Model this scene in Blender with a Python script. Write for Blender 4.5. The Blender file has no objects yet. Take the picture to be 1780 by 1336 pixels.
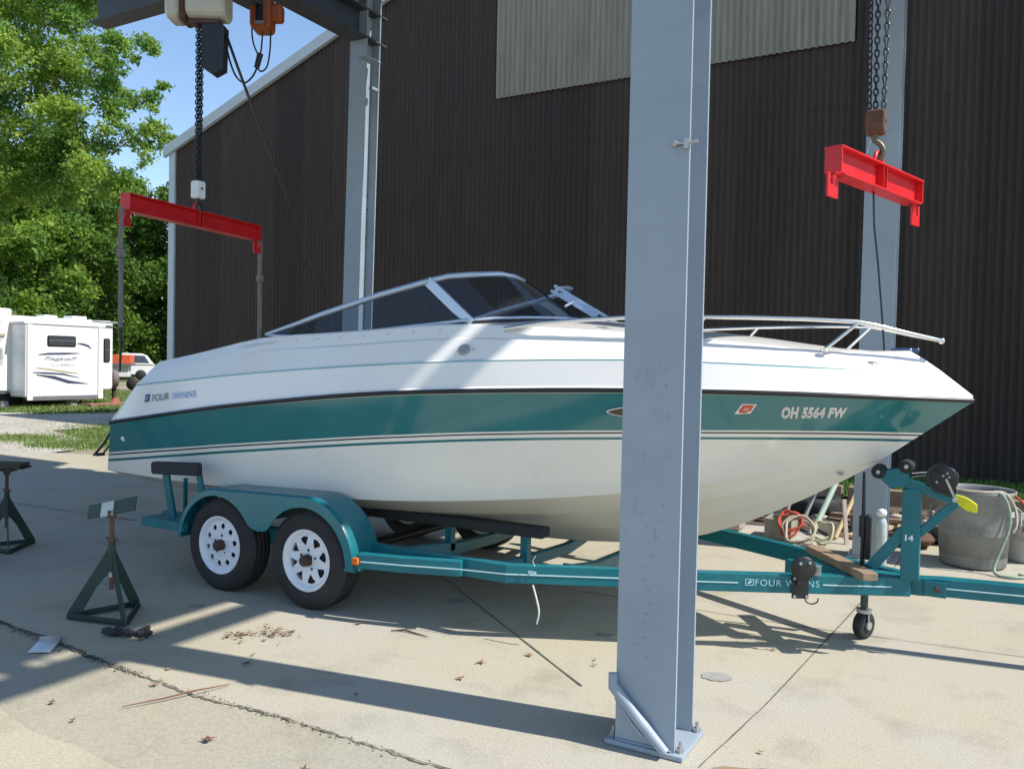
import bpy, math, random
from mathutils import Vector, Matrix
random.seed(7)
sc = bpy.context.scene
R_ = math.radians

# ---------------------------------------------------------------- camera, sky, sun, exposure
TH, PT, RL = R_(29.5), R_(1.4), R_(1.17)
fw = Vector((-math.sin(TH)*math.cos(PT), math.cos(TH)*math.cos(PT), -math.sin(PT)))
r0 = Vector((math.cos(TH), math.sin(TH), 0)); u0 = r0.cross(fw)
cr = math.cos(RL)*r0 + math.sin(RL)*u0; cu = math.cos(RL)*u0 - math.sin(RL)*r0
cam = bpy.data.objects.new("camera", bpy.data.cameras.new("camera")); sc.collection.objects.link(cam)
cam.matrix_world = Matrix(((cr.x, cu.x, -fw.x, 0), (cr.y, cu.y, -fw.y, 0), (cr.z, cu.z, -fw.z, 1.57), (0, 0, 0, 1)))
cam.data.sensor_width = 36; cam.data.lens = 1450/1780*36; cam.data.clip_start = .05; cam.data.clip_end = 1000
sc.camera = cam
SUN = Vector((.82, .14, 1.0)).normalized()      # direction towards the sun
w = bpy.data.worlds.new("World"); sc.world = w; w.use_nodes = True
wn = w.node_tree; bg = wn.nodes['Background']
sky = wn.nodes.new('ShaderNodeTexSky'); sky.sky_type = 'NISHITA'; sky.sun_disc = False
sky.sun_elevation = math.asin(SUN.z); sky.sun_rotation = math.atan2(SUN.x, SUN.y)
sky.air_density = 1.0; sky.dust_density = .15; sky.ozone_density = 2.2
wn.links.new(sky.outputs[0], bg.inputs[0]); bg.inputs[1].default_value = .145
sl = bpy.data.lights.new("sun", 'SUN'); sl.energy = 4.3; sl.angle = R_(.53); sl.color = (1, .95, .87)
so = bpy.data.objects.new("sun", sl); sc.collection.objects.link(so); so.location = SUN*40
so.rotation_euler = SUN.to_track_quat('Z', 'Y').to_euler()
sc.view_settings.view_transform = 'Standard'; sc.view_settings.look = 'None'
sc.view_settings.exposure = .55; sc.view_settings.gamma = 1

# ---------------------------------------------------------------- helpers
ZERO = Vector((0, 0, 0)); OFF = {}
def setp(o, label=None, cat=None, group=None, kind=None):
    if label: o['label'] = label
    if cat: o['category'] = cat
    if group: o['group'] = group
    if kind: o['kind'] = kind
    return o
def thing(name, label, cat, loc=(0, 0, 0), group=None):
    o = bpy.data.objects.new(name, None); sc.collection.objects.link(o)
    o.location = loc; o.empty_display_size = .1; OFF[o.name] = Vector(loc)
    return setp(o, label, cat, group)
def link_mesh(name, me, mats, parent=None, base=(0, 0, 0)):
    o = bpy.data.objects.new(name, me); sc.collection.objects.link(o)
    for m in (mats if isinstance(mats, (list, tuple)) else [mats]): me.materials.append(m)
    if parent is not None:
        o.parent = parent; OFF[o.name] = OFF[parent.name]
    else:
        o.location = base; OFF[o.name] = Vector(base)
    return o
def V(p): return Vector(p)
class MB:
    def __init__(s): s.v = []; s.f = []; s.m = []; s.sm = []
    def add(s, vs, fs, mi=0, smooth=False):
        b = len(s.v); s.v += [tuple(v) for v in vs]
        for f in fs: s.f.append([b+i for i in f]); s.m.append(mi); s.sm.append(smooth)
        return s
    def box(s, c, d, rot=None, mi=0, bev=0):
        c = V(c); h = V(d)*.5
        if bev: return s.rbox(c, d, bev, rot, mi)
        vs = [V((x*h.x, y*h.y, z*h.z)) for x in (-1, 1) for y in (-1, 1) for z in (-1, 1)]
        if rot is not None: vs = [rot @ v for v in vs]
        return s.add([v+c for v in vs], [(0, 1, 3, 2), (4, 6, 7, 5), (0, 4, 5, 1), (2, 3, 7, 6), (0, 2, 6, 4), (1, 5, 7, 3)], mi)
    def rbox(s, c, d, b, rot=None, mi=0, axis=1):
        # rounded-corner slab: rounded outline in the plane normal to axis, small chamfer on the caps
        ax = [(1, 2), (0, 2), (0, 1)][axis]; h = [d[0]/2, d[1]/2, d[2]/2]
        def ring(k, t):
            o = []
            for q, (sx, sy) in enumerate(((1, 1), (-1, 1), (-1, -1), (1, -1))):
                for j in range(4):
                    a = q*math.pi/2 + j/3*math.pi/2
                    p = [0, 0, 0]; p[ax[0]] = sx*(h[ax[0]]-b)+math.cos(a)*(b-k); p[ax[1]] = sy*(h[ax[1]]-b)+math.sin(a)*(b-k)
                    p[axis] = t; o.append(V(p))
            return o
        k = min(b*.35, h[axis]*.5)
        rings = [ring(k, -h[axis]), ring(0, -h[axis]+k), ring(0, h[axis]-k), ring(k, h[axis])]
        vs = [p for r in rings for p in r]
        if rot is not None: vs = [rot @ v for v in vs]
        n = 16; fs = [[i*n+j, i*n+(j+1) % n, (i+1)*n+(j+1) % n, (i+1)*n+j] for i in range(3) for j in range(n)]
        fs += [list(range(n))[::-1], list(range(3*n, 4*n))]
        return s.add([v+V(c) for v in vs], fs, mi)
    def beam(s, a, b, wd, ht, up=(0, 0, 1), mi=0, bev=0):
        a = V(a); b = V(b); z = (b-a); L = z.length; z.normalize(); x = V(up).cross(z)
        if x.length < 1e-4: x = V((1, 0, 0)).cross(z)
        x.normalize(); y = z.cross(x); m = Matrix((x, y, z)).transposed()
        return s.box((a+b)/2, (wd, ht, L), m, mi, 0)
    def cyl(s, a, b, ra, rb=None, n=16, mi=0, cap=True, smooth=True):
        rb = ra if rb is None else rb
        a = V(a); b = V(b); z = (b-a).normalized(); x = z.orthogonal().normalized(); y = z.cross(x)
        vs = [a+ra*(math.cos(t)*x+math.sin(t)*y) for t in [2*math.pi*i/n for i in range(n)]]
        vs += [b+rb*(math.cos(t)*x+math.sin(t)*y) for t in [2*math.pi*i/n for i in range(n)]]
        s.add(vs, [(i, (i+1) % n, n+(i+1) % n, n+i) for i in range(n)], mi, smooth)
        if cap: s.add(vs, [list(range(n))[::-1], list(range(n, 2*n))], mi)
        return s
    def tube(s, pts, r, n=8, mi=0, closed=False, cap=True):
        pts = [V(p) for p in pts]; m = len(pts); rs = r if isinstance(r, (list, tuple)) else [r]*m
        rings = []; prev = None
        for i, p in enumerate(pts):
            if closed: t = pts[(i+1) % m]-pts[i-1]
            else: t = pts[min(i+1, m-1)]-pts[max(i-1, 0)]
            t.normalize()
            x = t.orthogonal().normalized() if prev is None else (prev-t*prev.dot(t)).normalized()
            prev = x; y = t.cross(x)
            rings.append([p+rs[i]*(math.cos(2*math.pi*k/n)*x+math.sin(2*math.pi*k/n)*y) for k in range(n)])
        vs = [p for q in rings for p in q]; e = m if closed else m-1
        s.add(vs, [(i*n+k, i*n+(k+1) % n, ((i+1) % m)*n+(k+1) % n, ((i+1) % m)*n+k) for i in range(e) for k in range(n)], mi, True)
        if cap and not closed: s.add(vs, [list(range(n))[::-1], list(range((m-1)*n, m*n))], mi)
        return s
    def prism(s, poly, n, mi=0):
        # poly: 3-D outline; n: extrusion vector
        k = len(poly); vs = [V(p) for p in poly]+[V(p)+V(n) for p in poly]
        return s.add(vs, [list(range(k))[::-1], list(range(k, 2*k))]+[(i, (i+1) % k, k+(i+1) % k, k+i) for i in range(k)], mi)
    def lathe(s, prof, c, ax, n=32, mi=0, smooth=True):
        c = V(c); z = V(ax).normalized(); x = z.orthogonal().normalized(); y = z.cross(x); m = len(prof)
        vs = [c+z*h+r*(math.cos(2*math.pi*k/n)*x+math.sin(2*math.pi*k/n)*y) for r, h in prof for k in range(n)]
        return s.add(vs, [(i*n+k, i*n+(k+1) % n, (i+1)*n+(k+1) % n, (i+1)*n+k) for i in range(m-1) for k in range(n)], mi, smooth)
    def grid(s, rows, mi=0, smooth=True, flip=False):
        n = len(rows[0]); vs = [p for r in rows for p in r]
        fs = [(i*n+j, i*n+j+1, (i+1)*n+j+1, (i+1)*n+j) for i in range(len(rows)-1) for j in range(n-1)]
        if flip: fs = [f[::-1] for f in fs]
        return s.add(vs, fs, mi, smooth)
    def sphere(s, c, r, n=10, mi=0, sq=(1, 1, 1), jit=0):
        c = V(c); vs = []; 
        for i in range(n+1):
            a = math.pi*i/n
            for j in range(2*n):
                b = math.pi*j/n; k = 1+random.uniform(-jit, jit)
                vs.append(c+V((r*sq[0]*math.sin(a)*math.cos(b)*k, r*sq[1]*math.sin(a)*math.sin(b)*k, r*sq[2]*math.cos(a)*k)))
        return s.add(vs, [(i*2*n+j, i*2*n+(j+1) % (2*n), (i+1)*2*n+(j+1) % (2*n), (i+1)*2*n+j) for i in range(n) for j in range(2*n)], mi, True)
    def build(s, name, mats, parent=None, base=None, bevel=0, solid=0):
        off = OFF[parent.name] if parent is not None else V(base or (0, 0, 0))
        me = bpy.data.meshes.new(name)
        me.from_pydata([(v[0]-off.x, v[1]-off.y, v[2]-off.z) for v in s.v], [], s.f)
        me.polygons.foreach_set('material_index', s.m); me.polygons.foreach_set('use_smooth', s.sm)
        me.update()
        o = link_mesh(name, me, mats, parent, off)
        if solid:
            k = o.modifiers.new('solid', 'SOLIDIFY'); k.thickness = solid; k.offset = 0
        if bevel:
            k = o.modifiers.new('bevel', 'BEVEL'); k.width = bevel; k.segments = 2; k.limit_method = 'ANGLE'; k.angle_limit = R_(40)
        return o
def smooth(pts, n=6):
    P_ = [V(p_) for p_ in pts]; Q = []
    for i in range(len(P_)-1):
        a, b_, c, d = P_[max(i-1, 0)], P_[i], P_[i+1], P_[min(i+2, len(P_)-1)]
        for k in range(n):
            t_ = k/n; Q.append(.5*((2*b_)+(-a+c)*t_+(2*a-5*b_+4*c-d)*t_*t_+(-a+3*b_-3*c+d)*t_**3))
    return Q+[P_[-1]]
def text_mesh(txt, size=1, bold=0.0, shear=0.0, extr=0.0, spacing=1.0, outline=0.0):
    cu_ = bpy.data.curves.new('t', 'FONT'); cu_.body = txt; cu_.size = size; cu_.offset = bold; cu_.shear = shear; cu_.extrude = extr
    cu_.space_character = spacing; cu_.resolution_u = 3
    if outline: cu_.fill_mode = 'NONE'; cu_.bevel_depth = outline; cu_.bevel_resolution = 0
    o = bpy.data.objects.new('t', cu_); sc.collection.objects.link(o)
    bpy.context.view_layer.update()
    me = bpy.data.meshes.new_from_object(o.evaluated_get(bpy.context.evaluated_depsgraph_get()))
    bpy.data.objects.remove(o); return me
def text_fit(name, txt, fn, mat_, parent, **kw):
    # lays the letters into the unit rectangle fn(u, v, w) -> point
    me = text_mesh(txt, **kw); xs = [v.co.x for v in me.vertices]; ys = [v.co.y for v in me.vertices]
    x0, x1, y0, y1 = min(xs), max(xs), min(ys), max(ys); off = OFF[parent.name]
    for v in me.vertices: v.co = fn((v.co.x-x0)/(x1-x0), (v.co.y-y0)/(y1-y0), v.co.z)-off
    me.materials.clear(); return link_mesh(name, me, mat_, parent)

# ---------------------------------------------------------------- materials
def nodes(name):
    m = bpy.data.materials.new(name); m.use_nodes = True; t = m.node_tree
    return m, t, t.nodes['Principled BSDF']
def tex(t, kind='Noise', scale=5, detail=4, rough=.6, coord='Object', vec=(1, 1, 1)):
    tc = t.nodes.new('ShaderNodeTexCoord'); mp = t.nodes.new('ShaderNodeMapping'); mp.inputs['Scale'].default_value = vec
    t.links.new(tc.outputs[coord], mp.inputs[0])
    n = t.nodes.new('ShaderNodeTex'+kind); t.links.new(mp.outputs[0], n.inputs['Vector'])
    n.inputs['Scale'].default_value = scale
    if kind == 'Noise': n.inputs['Detail'].default_value = detail; n.inputs['Roughness'].default_value = rough
    return n
def ramp(t, src, a, b, pa=.3, pb=.7):
    r = t.nodes.new('ShaderNodeValToRGB'); e = r.color_ramp.elements
    e[0].position = pa; e[1].position = pb; e[0].color = (*a, 1); e[1].color = (*b, 1); t.links.new(src, r.inputs[0]); return r
def mixc(t, fac, a, b, mode='MIX'):
    m = t.nodes.new('ShaderNodeMix'); m.data_type = 'RGBA'; m.blend_type = mode
    for k, x in ((0, fac), (6, a), (7, b)):
        if hasattr(x, 'links'): t.links.new(x, m.inputs[k])
        elif k == 0: m.inputs[0].default_value = x
        else: m.inputs[k].default_value = (*x, 1)
    return m.outputs[2]
def M(name, col, rough=.5, metal=0, var=.12, scale=6, bump=0, bscale=80, coat=0, spec=.5, dirt=None, dscale=3, dpos=(.55, .75), stretch=(1, 1, 1)):
    m, t, p = nodes(name)
    n = tex(t, 'Noise', scale, 5, .6, vec=stretch)
    r = ramp(t, n.outputs[0], [c*(1-var) for c in col], [min(1, c*(1+var)) for c in col])
    out = r.outputs[0]
    if dirt:
        d = tex(t, 'Noise', dscale, 8, .7, vec=stretch); dr = ramp(t, d.outputs[0], (0, 0, 0), (1, 1, 1), *dpos)
        out = mixc(t, dr.outputs[0], out, dirt)
    t.links.new(out, p.inputs['Base Color'])
    rr = ramp(t, n.outputs[0], [rough*.85]*3, [min(1, rough*1.15)]*3); t.links.new(rr.outputs[0], p.inputs['Roughness'])
    p.inputs['Metallic'].default_value = metal; p.inputs['Coat Weight'].default_value = coat
    p.inputs['Coat Roughness'].default_value = .08; p.inputs['Specular IOR Level'].default_value = spec
    if bump:
        b = tex(t, 'Noise', bscale, 4, .6); bn = t.nodes.new('ShaderNodeBump'); bn.inputs['Strength'].default_value = bump
        bn.inputs['Distance'].default_value = .01; t.links.new(b.outputs[0], bn.inputs['Height']); t.links.new(bn.outputs[0], p.inputs['Normal'])
    return m
GEL = M('white_gelcoat', (.85, .825, .775), .22, var=.025, scale=1.5, coat=.5, dirt=(.70, .66, .56), dscale=2.2, dpos=(.6, .9))
GELLOW = M('cream_bottom_gelcoat', (.80, .745, .65), .35, var=.04, scale=2, dirt=(.60, .55, .45), dscale=3, dpos=(.6, .9))
TEAL = M('teal_gelcoat', (.030, .185, .200), .12, var=.08, scale=2, coat=.7)
BLACK = M('black_vinyl', (.012, .012, .016), .35, var=.2)
PIN = M('pale_teal_pinstripe', (.16, .42, .46), .3)
TRT = M('teal_trailer_paint', (.009, .145, .175), .36, var=.12, scale=5, coat=.12, spec=.35, dirt=(.03, .10, .11), dscale=6, dpos=(.58, .8), bump=.05)
TRTW = M('worn_teal_fender_paint', (.009, .165, .20), .3, var=.1, scale=5, coat=.35, dirt=(.16, .10, .05), dscale=7, dpos=(.68, .78))
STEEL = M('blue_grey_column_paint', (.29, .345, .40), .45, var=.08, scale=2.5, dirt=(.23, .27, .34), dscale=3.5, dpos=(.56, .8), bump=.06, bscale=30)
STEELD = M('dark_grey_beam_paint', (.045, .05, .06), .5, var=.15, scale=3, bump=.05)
ROOFM = M('dark_roof_sheet', (.10, .10, .11), .6)
REDP = M('red_lifting_beam_paint', (.62, .014, .018), .38, var=.12, scale=6, coat=.1, dirt=(.22, .02, .02), dscale=14, dpos=(.62, .72))
RUBBER = M('black_rubber', (.018, .018, .02), .75, var=.25, scale=20, dirt=(.05, .045, .04), dscale=5)
RIM = M('white_wheel_paint', (.74, .76, .80), .35, var=.04, dirt=(.45, .36, .27), dscale=9, dpos=(.62, .8))
RUST = M('rusty_steel', (.12, .058, .034), .8, var=.4, scale=18, dirt=(.05, .03, .02), dscale=12, bump=.3)
CHROME = M('stainless_steel', (.72, .72, .70), .18, metal=1, var=.03)
ALU = M('anodised_window_frame', (.50, .57, .68), .32, metal=.4, var=.05)
BLKM = M('black_painted_metal', (.014, .015, .018), .4, var=.2)
GALV = M('galvanised_metal', (.45, .46, .46), .4, metal=.7, var=.15, scale=15)
WOOD = M('weathered_timber', (.26, .19, .12), .8, var=.3, scale=6, stretch=(1, 8, 8), dirt=(.10, .08, .06), bump=.3, bscale=40)
WOODN = M('new_yellow_lumber', (.50, .38, .21), .7, var=.15, scale=6, stretch=(1, 8, 8))
STAND = M('dark_green_stand_paint', (.022, .045, .038), .5, var=.2, scale=9, dirt=(.07, .04, .025), dscale=9, dpos=(.62, .8))
WHITEP = M('white_paint', (.78, .78, .76), .5, var=.05)
GREYP = M('grey_plastic', (.22, .23, .22), .55, var=.22, scale=4, dirt=(.10, .10, .095), dscale=5, dpos=(.5, .75))
BUCK = M('pale_grey_bucket_plastic', (.42, .43, .41), .5, var=.08, dirt=(.28, .26, .22), dscale=6)
ROPE = M('old_cream_rope', (.48, .42, .32), .9, var=.25, scale=60, bump=.6, bscale=150)
ROPEG = M('grey_green_rope', (.30, .38, .30), .9, var=.25, scale=60, bump=.6, bscale=150)
ROPER = M('faded_red_rope', (.42, .07, .04), .85, var=.25, scale=40)
YEL = M('yellow_strap', (.70, .68, .03), .7, var=.12, scale=30)
AMBER = M('amber_lens', (.75, .16, .02), .2, coat=.5)
FOAM = M('dark_grey_carpet', (.032, .035, .040), .95, var=.2, scale=40, bump=.5, bscale=200)
DARK = M('dark_interior', (.03, .03, .034), .8)
VINYL = M('grey_white_vinyl_upholstery', (.42, .42, .43), .6)
def glass_mat(name, tint, alpha, rough=.03):
    m, t, p = nodes(name)
    tr = t.nodes.new('ShaderNodeBsdfTransparent'); tr.inputs[0].default_value = (*tint, 1)
    gl = t.nodes.new('ShaderNodeBsdfGlossy'); gl.inputs['Roughness'].default_value = rough; gl.inputs[0].default_value = (.9, .95, 1, 1)
    lw = t.nodes.new('ShaderNodeLayerWeight'); pw = t.nodes.new('ShaderNodeMath'); pw.operation = 'POWER'; pw.inputs[1].default_value = 4.5; t.links.new(lw.outputs['Facing'], pw.inputs[0])
    ad = t.nodes.new('ShaderNodeMath'); ad.operation = 'MULTIPLY_ADD'; ad.inputs[1].default_value = .8; ad.inputs[2].default_value = .045; t.links.new(pw.outputs[0], ad.inputs[0])
    mx = t.nodes.new('ShaderNodeMixShader'); t.links.new(ad.outputs[0], mx.inputs[0]); t.links.new(tr.outputs[0], mx.inputs[1]); t.links.new(gl.outputs[0], mx.inputs[2])
    df = t.nodes.new('ShaderNodeBsdfDiffuse'); df.inputs[0].default_value = (.10, .12, .14, 1)
    m2 = t.nodes.new('ShaderNodeMixShader'); m2.inputs[0].default_value = alpha; t.links.new(mx.outputs[0], m2.inputs[1]); t.links.new(df.outputs[0], m2.inputs[2])
    t.links.new(m2.outputs[0], t.nodes['Material Output'].inputs[0]); t.nodes.remove(p); return m
GLASS = glass_mat('smoked_glass', (.50, .56, .62), .12)
GLASSD = glass_mat('dark_window_glass', (.10, .11, .12), .5)

def concrete(name, base, warm, dark):
    m, t, p = nodes(name)
    big = tex(t, 'Noise', .55, 6, .6); c = ramp(t, big.outputs[0], base, warm, .35, .65).outputs[0]
    mid = tex(t, 'Noise', 2.3, 8, .65); mr = ramp(t, mid.outputs[0], (1, 1, 1), (.72, .71, .70), .52, .78)
    c = mixc(t, 1, c, mr.outputs[0], 'MULTIPLY')
    st = tex(t, 'Noise', 1.1, 3, .5); sr = ramp(t, st.outputs[0], (0, 0, 0), (1, 1, 1), .60, .72)
    f = t.nodes.new('ShaderNodeMath'); f.operation = 'MULTIPLY'; f.inputs[1].default_value = .5; t.links.new(sr.outputs[0], f.inputs[0])
    c = mixc(t, f.outputs[0], c, dark)
    fine = tex(t, 'Noise', 90, 3, .7); fr_ = ramp(t, fine.outputs[0], (.84, .84, .83), (1.10, 1.10, 1.09), .36, .64)
    c = mixc(t, 1, c, fr_.outputs[0], 'MULTIPLY')
    v = tex(t, 'Voronoi', 38); vr = ramp(t, v.outputs['Distance'], (.62, .58, .52), (1, 1, 1), .04, .13)
    c = mixc(t, .4, c, vr.outputs[0], 'MULTIPLY')
    t.links.new(c, p.inputs['Base Color']); p.inputs['Roughness'].default_value = .88; p.inputs['Specular IOR Level'].default_value = .25
    bn = t.nodes.new('ShaderNodeBump'); bn.inputs['Strength'].default_value = .35; bn.inputs['Distance'].default_value = .004
    t.links.new(fine.outputs[0], bn.inputs['Height']); t.links.new(bn.outputs[0], p.inputs['Normal'])
    return m
CONC = concrete('worn_concrete', (.425, .40, .345), (.42, .375, .27), (.32, .305, .275))
CONC2 = concrete('rough_old_concrete', (.365, .34, .275), (.38, .34, .25), (.28, .26, .215))
# ---------------------------------------------------------------- setting
def sheet(name, poly, z, mat_, kind='structure', parent=None, thick=0):
    b = MB()
    if thick: b.prism([(x, y, z-thick) for x, y in poly], (0, 0, thick))
    else: b.add([(x, y, z) for x, y in poly], [list(range(len(poly)))])
    o = b.build(name, mat_, parent)
    if parent is None: o['kind'] = kind
    return o
# ground: grass, dirt and gravel
m, t, p = nodes('grass_dirt_and_gravel')
a = tex(t, 'Noise', .22, 6, .62); g = ramp(t, tex(t, 'Noise', 6, 6, .7).outputs[0], (.045, .075, .018), (.12, .17, .04), .35, .65)
d = ramp(t, tex(t, 'Noise', 9, 6, .7).outputs[0], (.22, .18, .12), (.36, .31, .23), .35, .65)
c = mixc(t, ramp(t, a.outputs[0], (0, 0, 0), (1, 1, 1), .42, .56).outputs[0], g.outputs[0], d.outputs[0])
t.links.new(c, p.inputs['Base Color']); p.inputs['Roughness'].default_value = 1; GROUND = m
m, t, p = nodes('pale_gravel')
v = tex(t, 'Voronoi', 26); c = ramp(t, v.outputs['Color'], (.33, .31, .27), (.58, .55, .49), .1, .9).outputs[0]
c2 = ramp(t, tex(t, 'Noise', .8, 6, .6).outputs[0], (.8, .78, .74), (1.1, 1.08, 1.04), .35, .65).outputs[0]
c = mixc(t, 1, c, c2, 'MULTIPLY'); t.links.new(c, p.inputs['Base Color']); p.inputs['Roughness'].default_value = 1
bn = t.nodes.new('ShaderNodeBump'); bn.inputs['Distance'].default_value = .02; t.links.new(v.outputs['Distance'], bn.inputs['Height']); t.links.new(bn.outputs[0], p.inputs['Normal']); GRAVEL = m
sheet('ground', [(-260, -120), (160, -120), (160, 260), (-260, 260)], -.06, GROUND)
# gravel road crossing behind the slab, to the left
road = [(-60, -8), (-40, 4), (-26, 11.2), (-21.2, 14.4), (-19.3, 20), (-18.6, 30), (-17.6, 30), (-17.4, 13.3), (-17.2, 10.6), (-14.6, 9.7), (-13.4, 8.6), (-13.0, 7.0), (-13.6, 3), (-16, -8)]
sheet('gravel_road', road, -.035, GRAVEL)
slabpoly = [(-13.9, -4), (9, -4), (9, 10.6), (-8.8, 10.6), (-8.9, 8.4), (-12.0, 8.25), (-13.4, 7.9)]
slab = sheet('concrete_slab', slabpoly, 0, CONC, thick=.12)
def jag(pts, w, amp, n=9):
    o1, o2 = [], []
    for i in range(len(pts)-1):
        a, b = V((*pts[i], 0)), V((*pts[i+1], 0)); d_ = (b-a); nn = V((-d_.y, d_.x, 0)).normalized()
        for k in range(n):
            q = a+d_*k/n; j = random.uniform(-amp, amp)
            ww = w*random.uniform(.5, 1.4)
            o1.append(q+nn*(ww/2+j)); o2.append(q-nn*(ww/2-j))
    return o1, o2
JOINT = M('dirt_filled_joint', (.10, .09, .075), 1, var=.4, scale=30)
CRK = M('weedy_crack', (.06, .055, .035), 1, var=.6, scale=40, dirt=(.20, .17, .12), dscale=16, dpos=(.5, .6))
def strip(name, pts, w_, amp, mat_, n=9, z=.004):
    o1, o2 = jag(pts, w_, amp, n); b = MB(); b.grid([[(q.x, q.y, z) for q in o1], [(q.x, q.y, z) for q in o2]], 0, False)
    return b.build(name, mat_, slab)
strip('joint', [(-3.6, 5.2), (-1.43, 3.52)], .010, .002, JOINT)
strip('joint', [(-.93, 3.2), (-.84, 4.01), (-.58, 7.4), (-.5, 10.6)], .007, .002, JOINT)
strip('joint', [(-6.2, 5.2), (-.9, 5.3), (.24, 5.42), (3, 5.5)], .006, .002, JOINT)
strip('joint', [(-13.6, 4.75), (-6.2, 5.2)], .012, .003, JOINT)
sheet('concrete_apron', [(-16, -4), (8, -4), (8, 2.66), (-1.8, 2.65), (-2.66, 2.66), (-3.3, 2.63), (-4.45, 2.72), (-6, 2.78), (-13.9, 2.9)], .005, CONC2)
strip('crack', [(-8, 2.84), (-6, 2.78), (-4.45, 2.725), (-3.98, 2.675), (-3.65, 2.655)], .030, .010, CRK, 26, z=.009)
strip('crack', [(-3.66, 2.655), (-3.13, 2.62), (-2.66, 2.66), (-1.8, 2.65), (1.5, 2.68)], .017, .008, M('pale_dirty_crack', (.15, .13, .10), 1, var=.5, scale=40, dirt=(.30, .26, .2), dscale=12, dpos=(.5, .6)), 30, z=.009)
# weeds, crumbs of stone and brown leaf litter lying in the crack
b = MB()
for i in range(380):
    x = random.choice([random.uniform(-5.2, -1.7), random.gauss(-4.6, .25), random.gauss(-3.75, .12), random.gauss(-2.6, .3)]); y = 2.645+random.gauss(0, .016)
    if x < -4.3: y += .055
    s_ = random.uniform(.0015, .005)
    b.sphere((x, y, .009+s_*.4), s_, 3, random.choice([0, 0, 1, 2]), (1.3, 1, .7), .3)
setp(b.build('crack_debris', [M('stone_crumbs', (.30, .27, .22), .9), JOINT, M('dry_moss', (.09, .085, .03), 1)]), kind='stuff', label='grit, moss and leaf crumbs lying in the crack of the concrete', cat='debris')
# old patch, lower left
CONC3 = concrete('pale_yellow_concrete', (.44, .40, .31), (.43, .385, .28), (.36, .33, .265))
sheet('concrete_patch', [(-12, -4), (-1.5, -4), (-1.9, 1.5), (-2.5, 1.93), (-2.82, 2.0), (-3.1, 2.03), (-3.4, 2.01), (-3.72, 2.07), (-5, 2.2), (-12, 2.3)], .009, CONC3)
STAIN = M('dark_oil_stain', (.30, .29, .265), .85, var=.15, scale=20); STAINT = M('brown_stain', (.27, .20, .12), .8, var=.2)
def blob(name, c, rx, ry, ang, mat_, z=.004, n=28, j=.12):
    poly = []
    for k in range(n):
        a_ = 2*math.pi*k/n; q = 1+random.uniform(-j, j); x, y = rx*math.cos(a_)*q, ry*math.sin(a_)*q
        poly.append((c[0]+x*math.cos(ang)-y*math.sin(ang), c[1]+x*math.sin(ang)+y*math.cos(ang), z))
    return MB().add(poly, [list(range(n))]).build(name, mat_, slab)
blob('stain', (-1.14, 4.19), .075, .06, .5, STAIN); blob('stain', (-.70, 3.2), .22, .12, .45, STAINT)
for c_, rx, ry in (((-1.9, 4.5), .05, .03), ((-4.3, 3.6), .05, .03), ((-3.0, 4.6), .08, .05)): blob('stain', c_, rx, ry, .4, STAIN)

# ---------------------------------------------------------------- the big brown building
hall = thing('metal_building', 'large dark brown corrugated metal hall filling the background', 'building', (-17, 13.4, 0))
WALL = M('dark_brown_corrugated_sheet', (.050, .037, .030), .6, var=.10, scale=1.2, stretch=(4, 4, .35), dirt=(.070, .056, .048), dscale=1.6, dpos=(.5, .8), spec=.25, bump=.25, bscale=3)
# each sheet of cladding (three feet wide) has weathered a little differently
t_ = WALL.node_tree; pb = t_.nodes['Principled BSDF']; src = pb.inputs['Base Color'].links[0].from_socket
tc_ = t_.nodes.new('ShaderNodeTexCoord'); sx_ = t_.nodes.new('ShaderNodeSeparateXYZ'); t_.links.new(tc_.outputs['Object'], sx_.inputs[0])
dv = t_.nodes.new('ShaderNodeMath'); dv.operation = 'DIVIDE'; dv.inputs[1].default_value = .84; t_.links.new(sx_.outputs[0], dv.inputs[0])
flr = t_.nodes.new('ShaderNodeMath'); flr.operation = 'FLOOR'; t_.links.new(dv.outputs[0], flr.inputs[0])
wnz = t_.nodes.new('ShaderNodeTexWhiteNoise'); wnz.noise_dimensions = '1D'; t_.links.new(flr.outputs[0], wnz.inputs['W'])
wr_ = ramp(t_, wnz.outputs['Value'], (.82, .82, .84), (1.2, 1.17, 1.15), 0, 1); t_.links.new(mixc(t_, 1, src, wr_.outputs[0], 'MULTIPLY'), pb.inputs['Base Color'])
X0, X1, ZE, SL, XR = -17.0, 9.0, 6.5, .36, -4.5
def roofz(x): return ZE+SL*(min(x, XR)-X0)-SL*max(0, x-XR)
def corr(x0, x1, zb, zt, y, pitch, amp, name, mat_, parent, seg=8):
    b = MB(); n = int((x1-x0)/pitch*seg); r1, r2 = [], []
    for i in range(n+1):
        x = x0+(x1-x0)*i/n; yy = y-amp*(.5+.5*math.cos(2*math.pi*(x/pitch)))
        r1.append((x, yy, zb(x) if callable(zb) else zb)); r2.append((x, yy, zt(x) if callable(zt) else zt))
    b.grid([r1, r2]); return b.build(name, mat_, parent)
corr(X0+.12, X1, -.1, 5.56, 13.405, .105, .034, 'wall', WALL, hall)
corr(X0+.12, X1, 5.53, lambda x: roofz(x)-.02, 13.398, .105, .034, 'upper_wall', WALL, hall)
b = MB(); b.prism([(X0, 13.46, -.1), (X1, 13.46, -.1), (X1, 13.46, roofz(X1)-.05), (XR, 13.46, roofz(XR)-.05), (X0, 13.46, ZE-.05)], (0, 26, 0)); b.build('inner_shell', WALL, hall)
TRIM = M('pale_blue_grey_trim', (.46, .52, .56), .5, var=.05)
b = MB(); b.box((X0+.03, 13.39, 3.2), (.20, .10, 6.55)); b.build('corner_trim', TRIM, hall)
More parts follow.
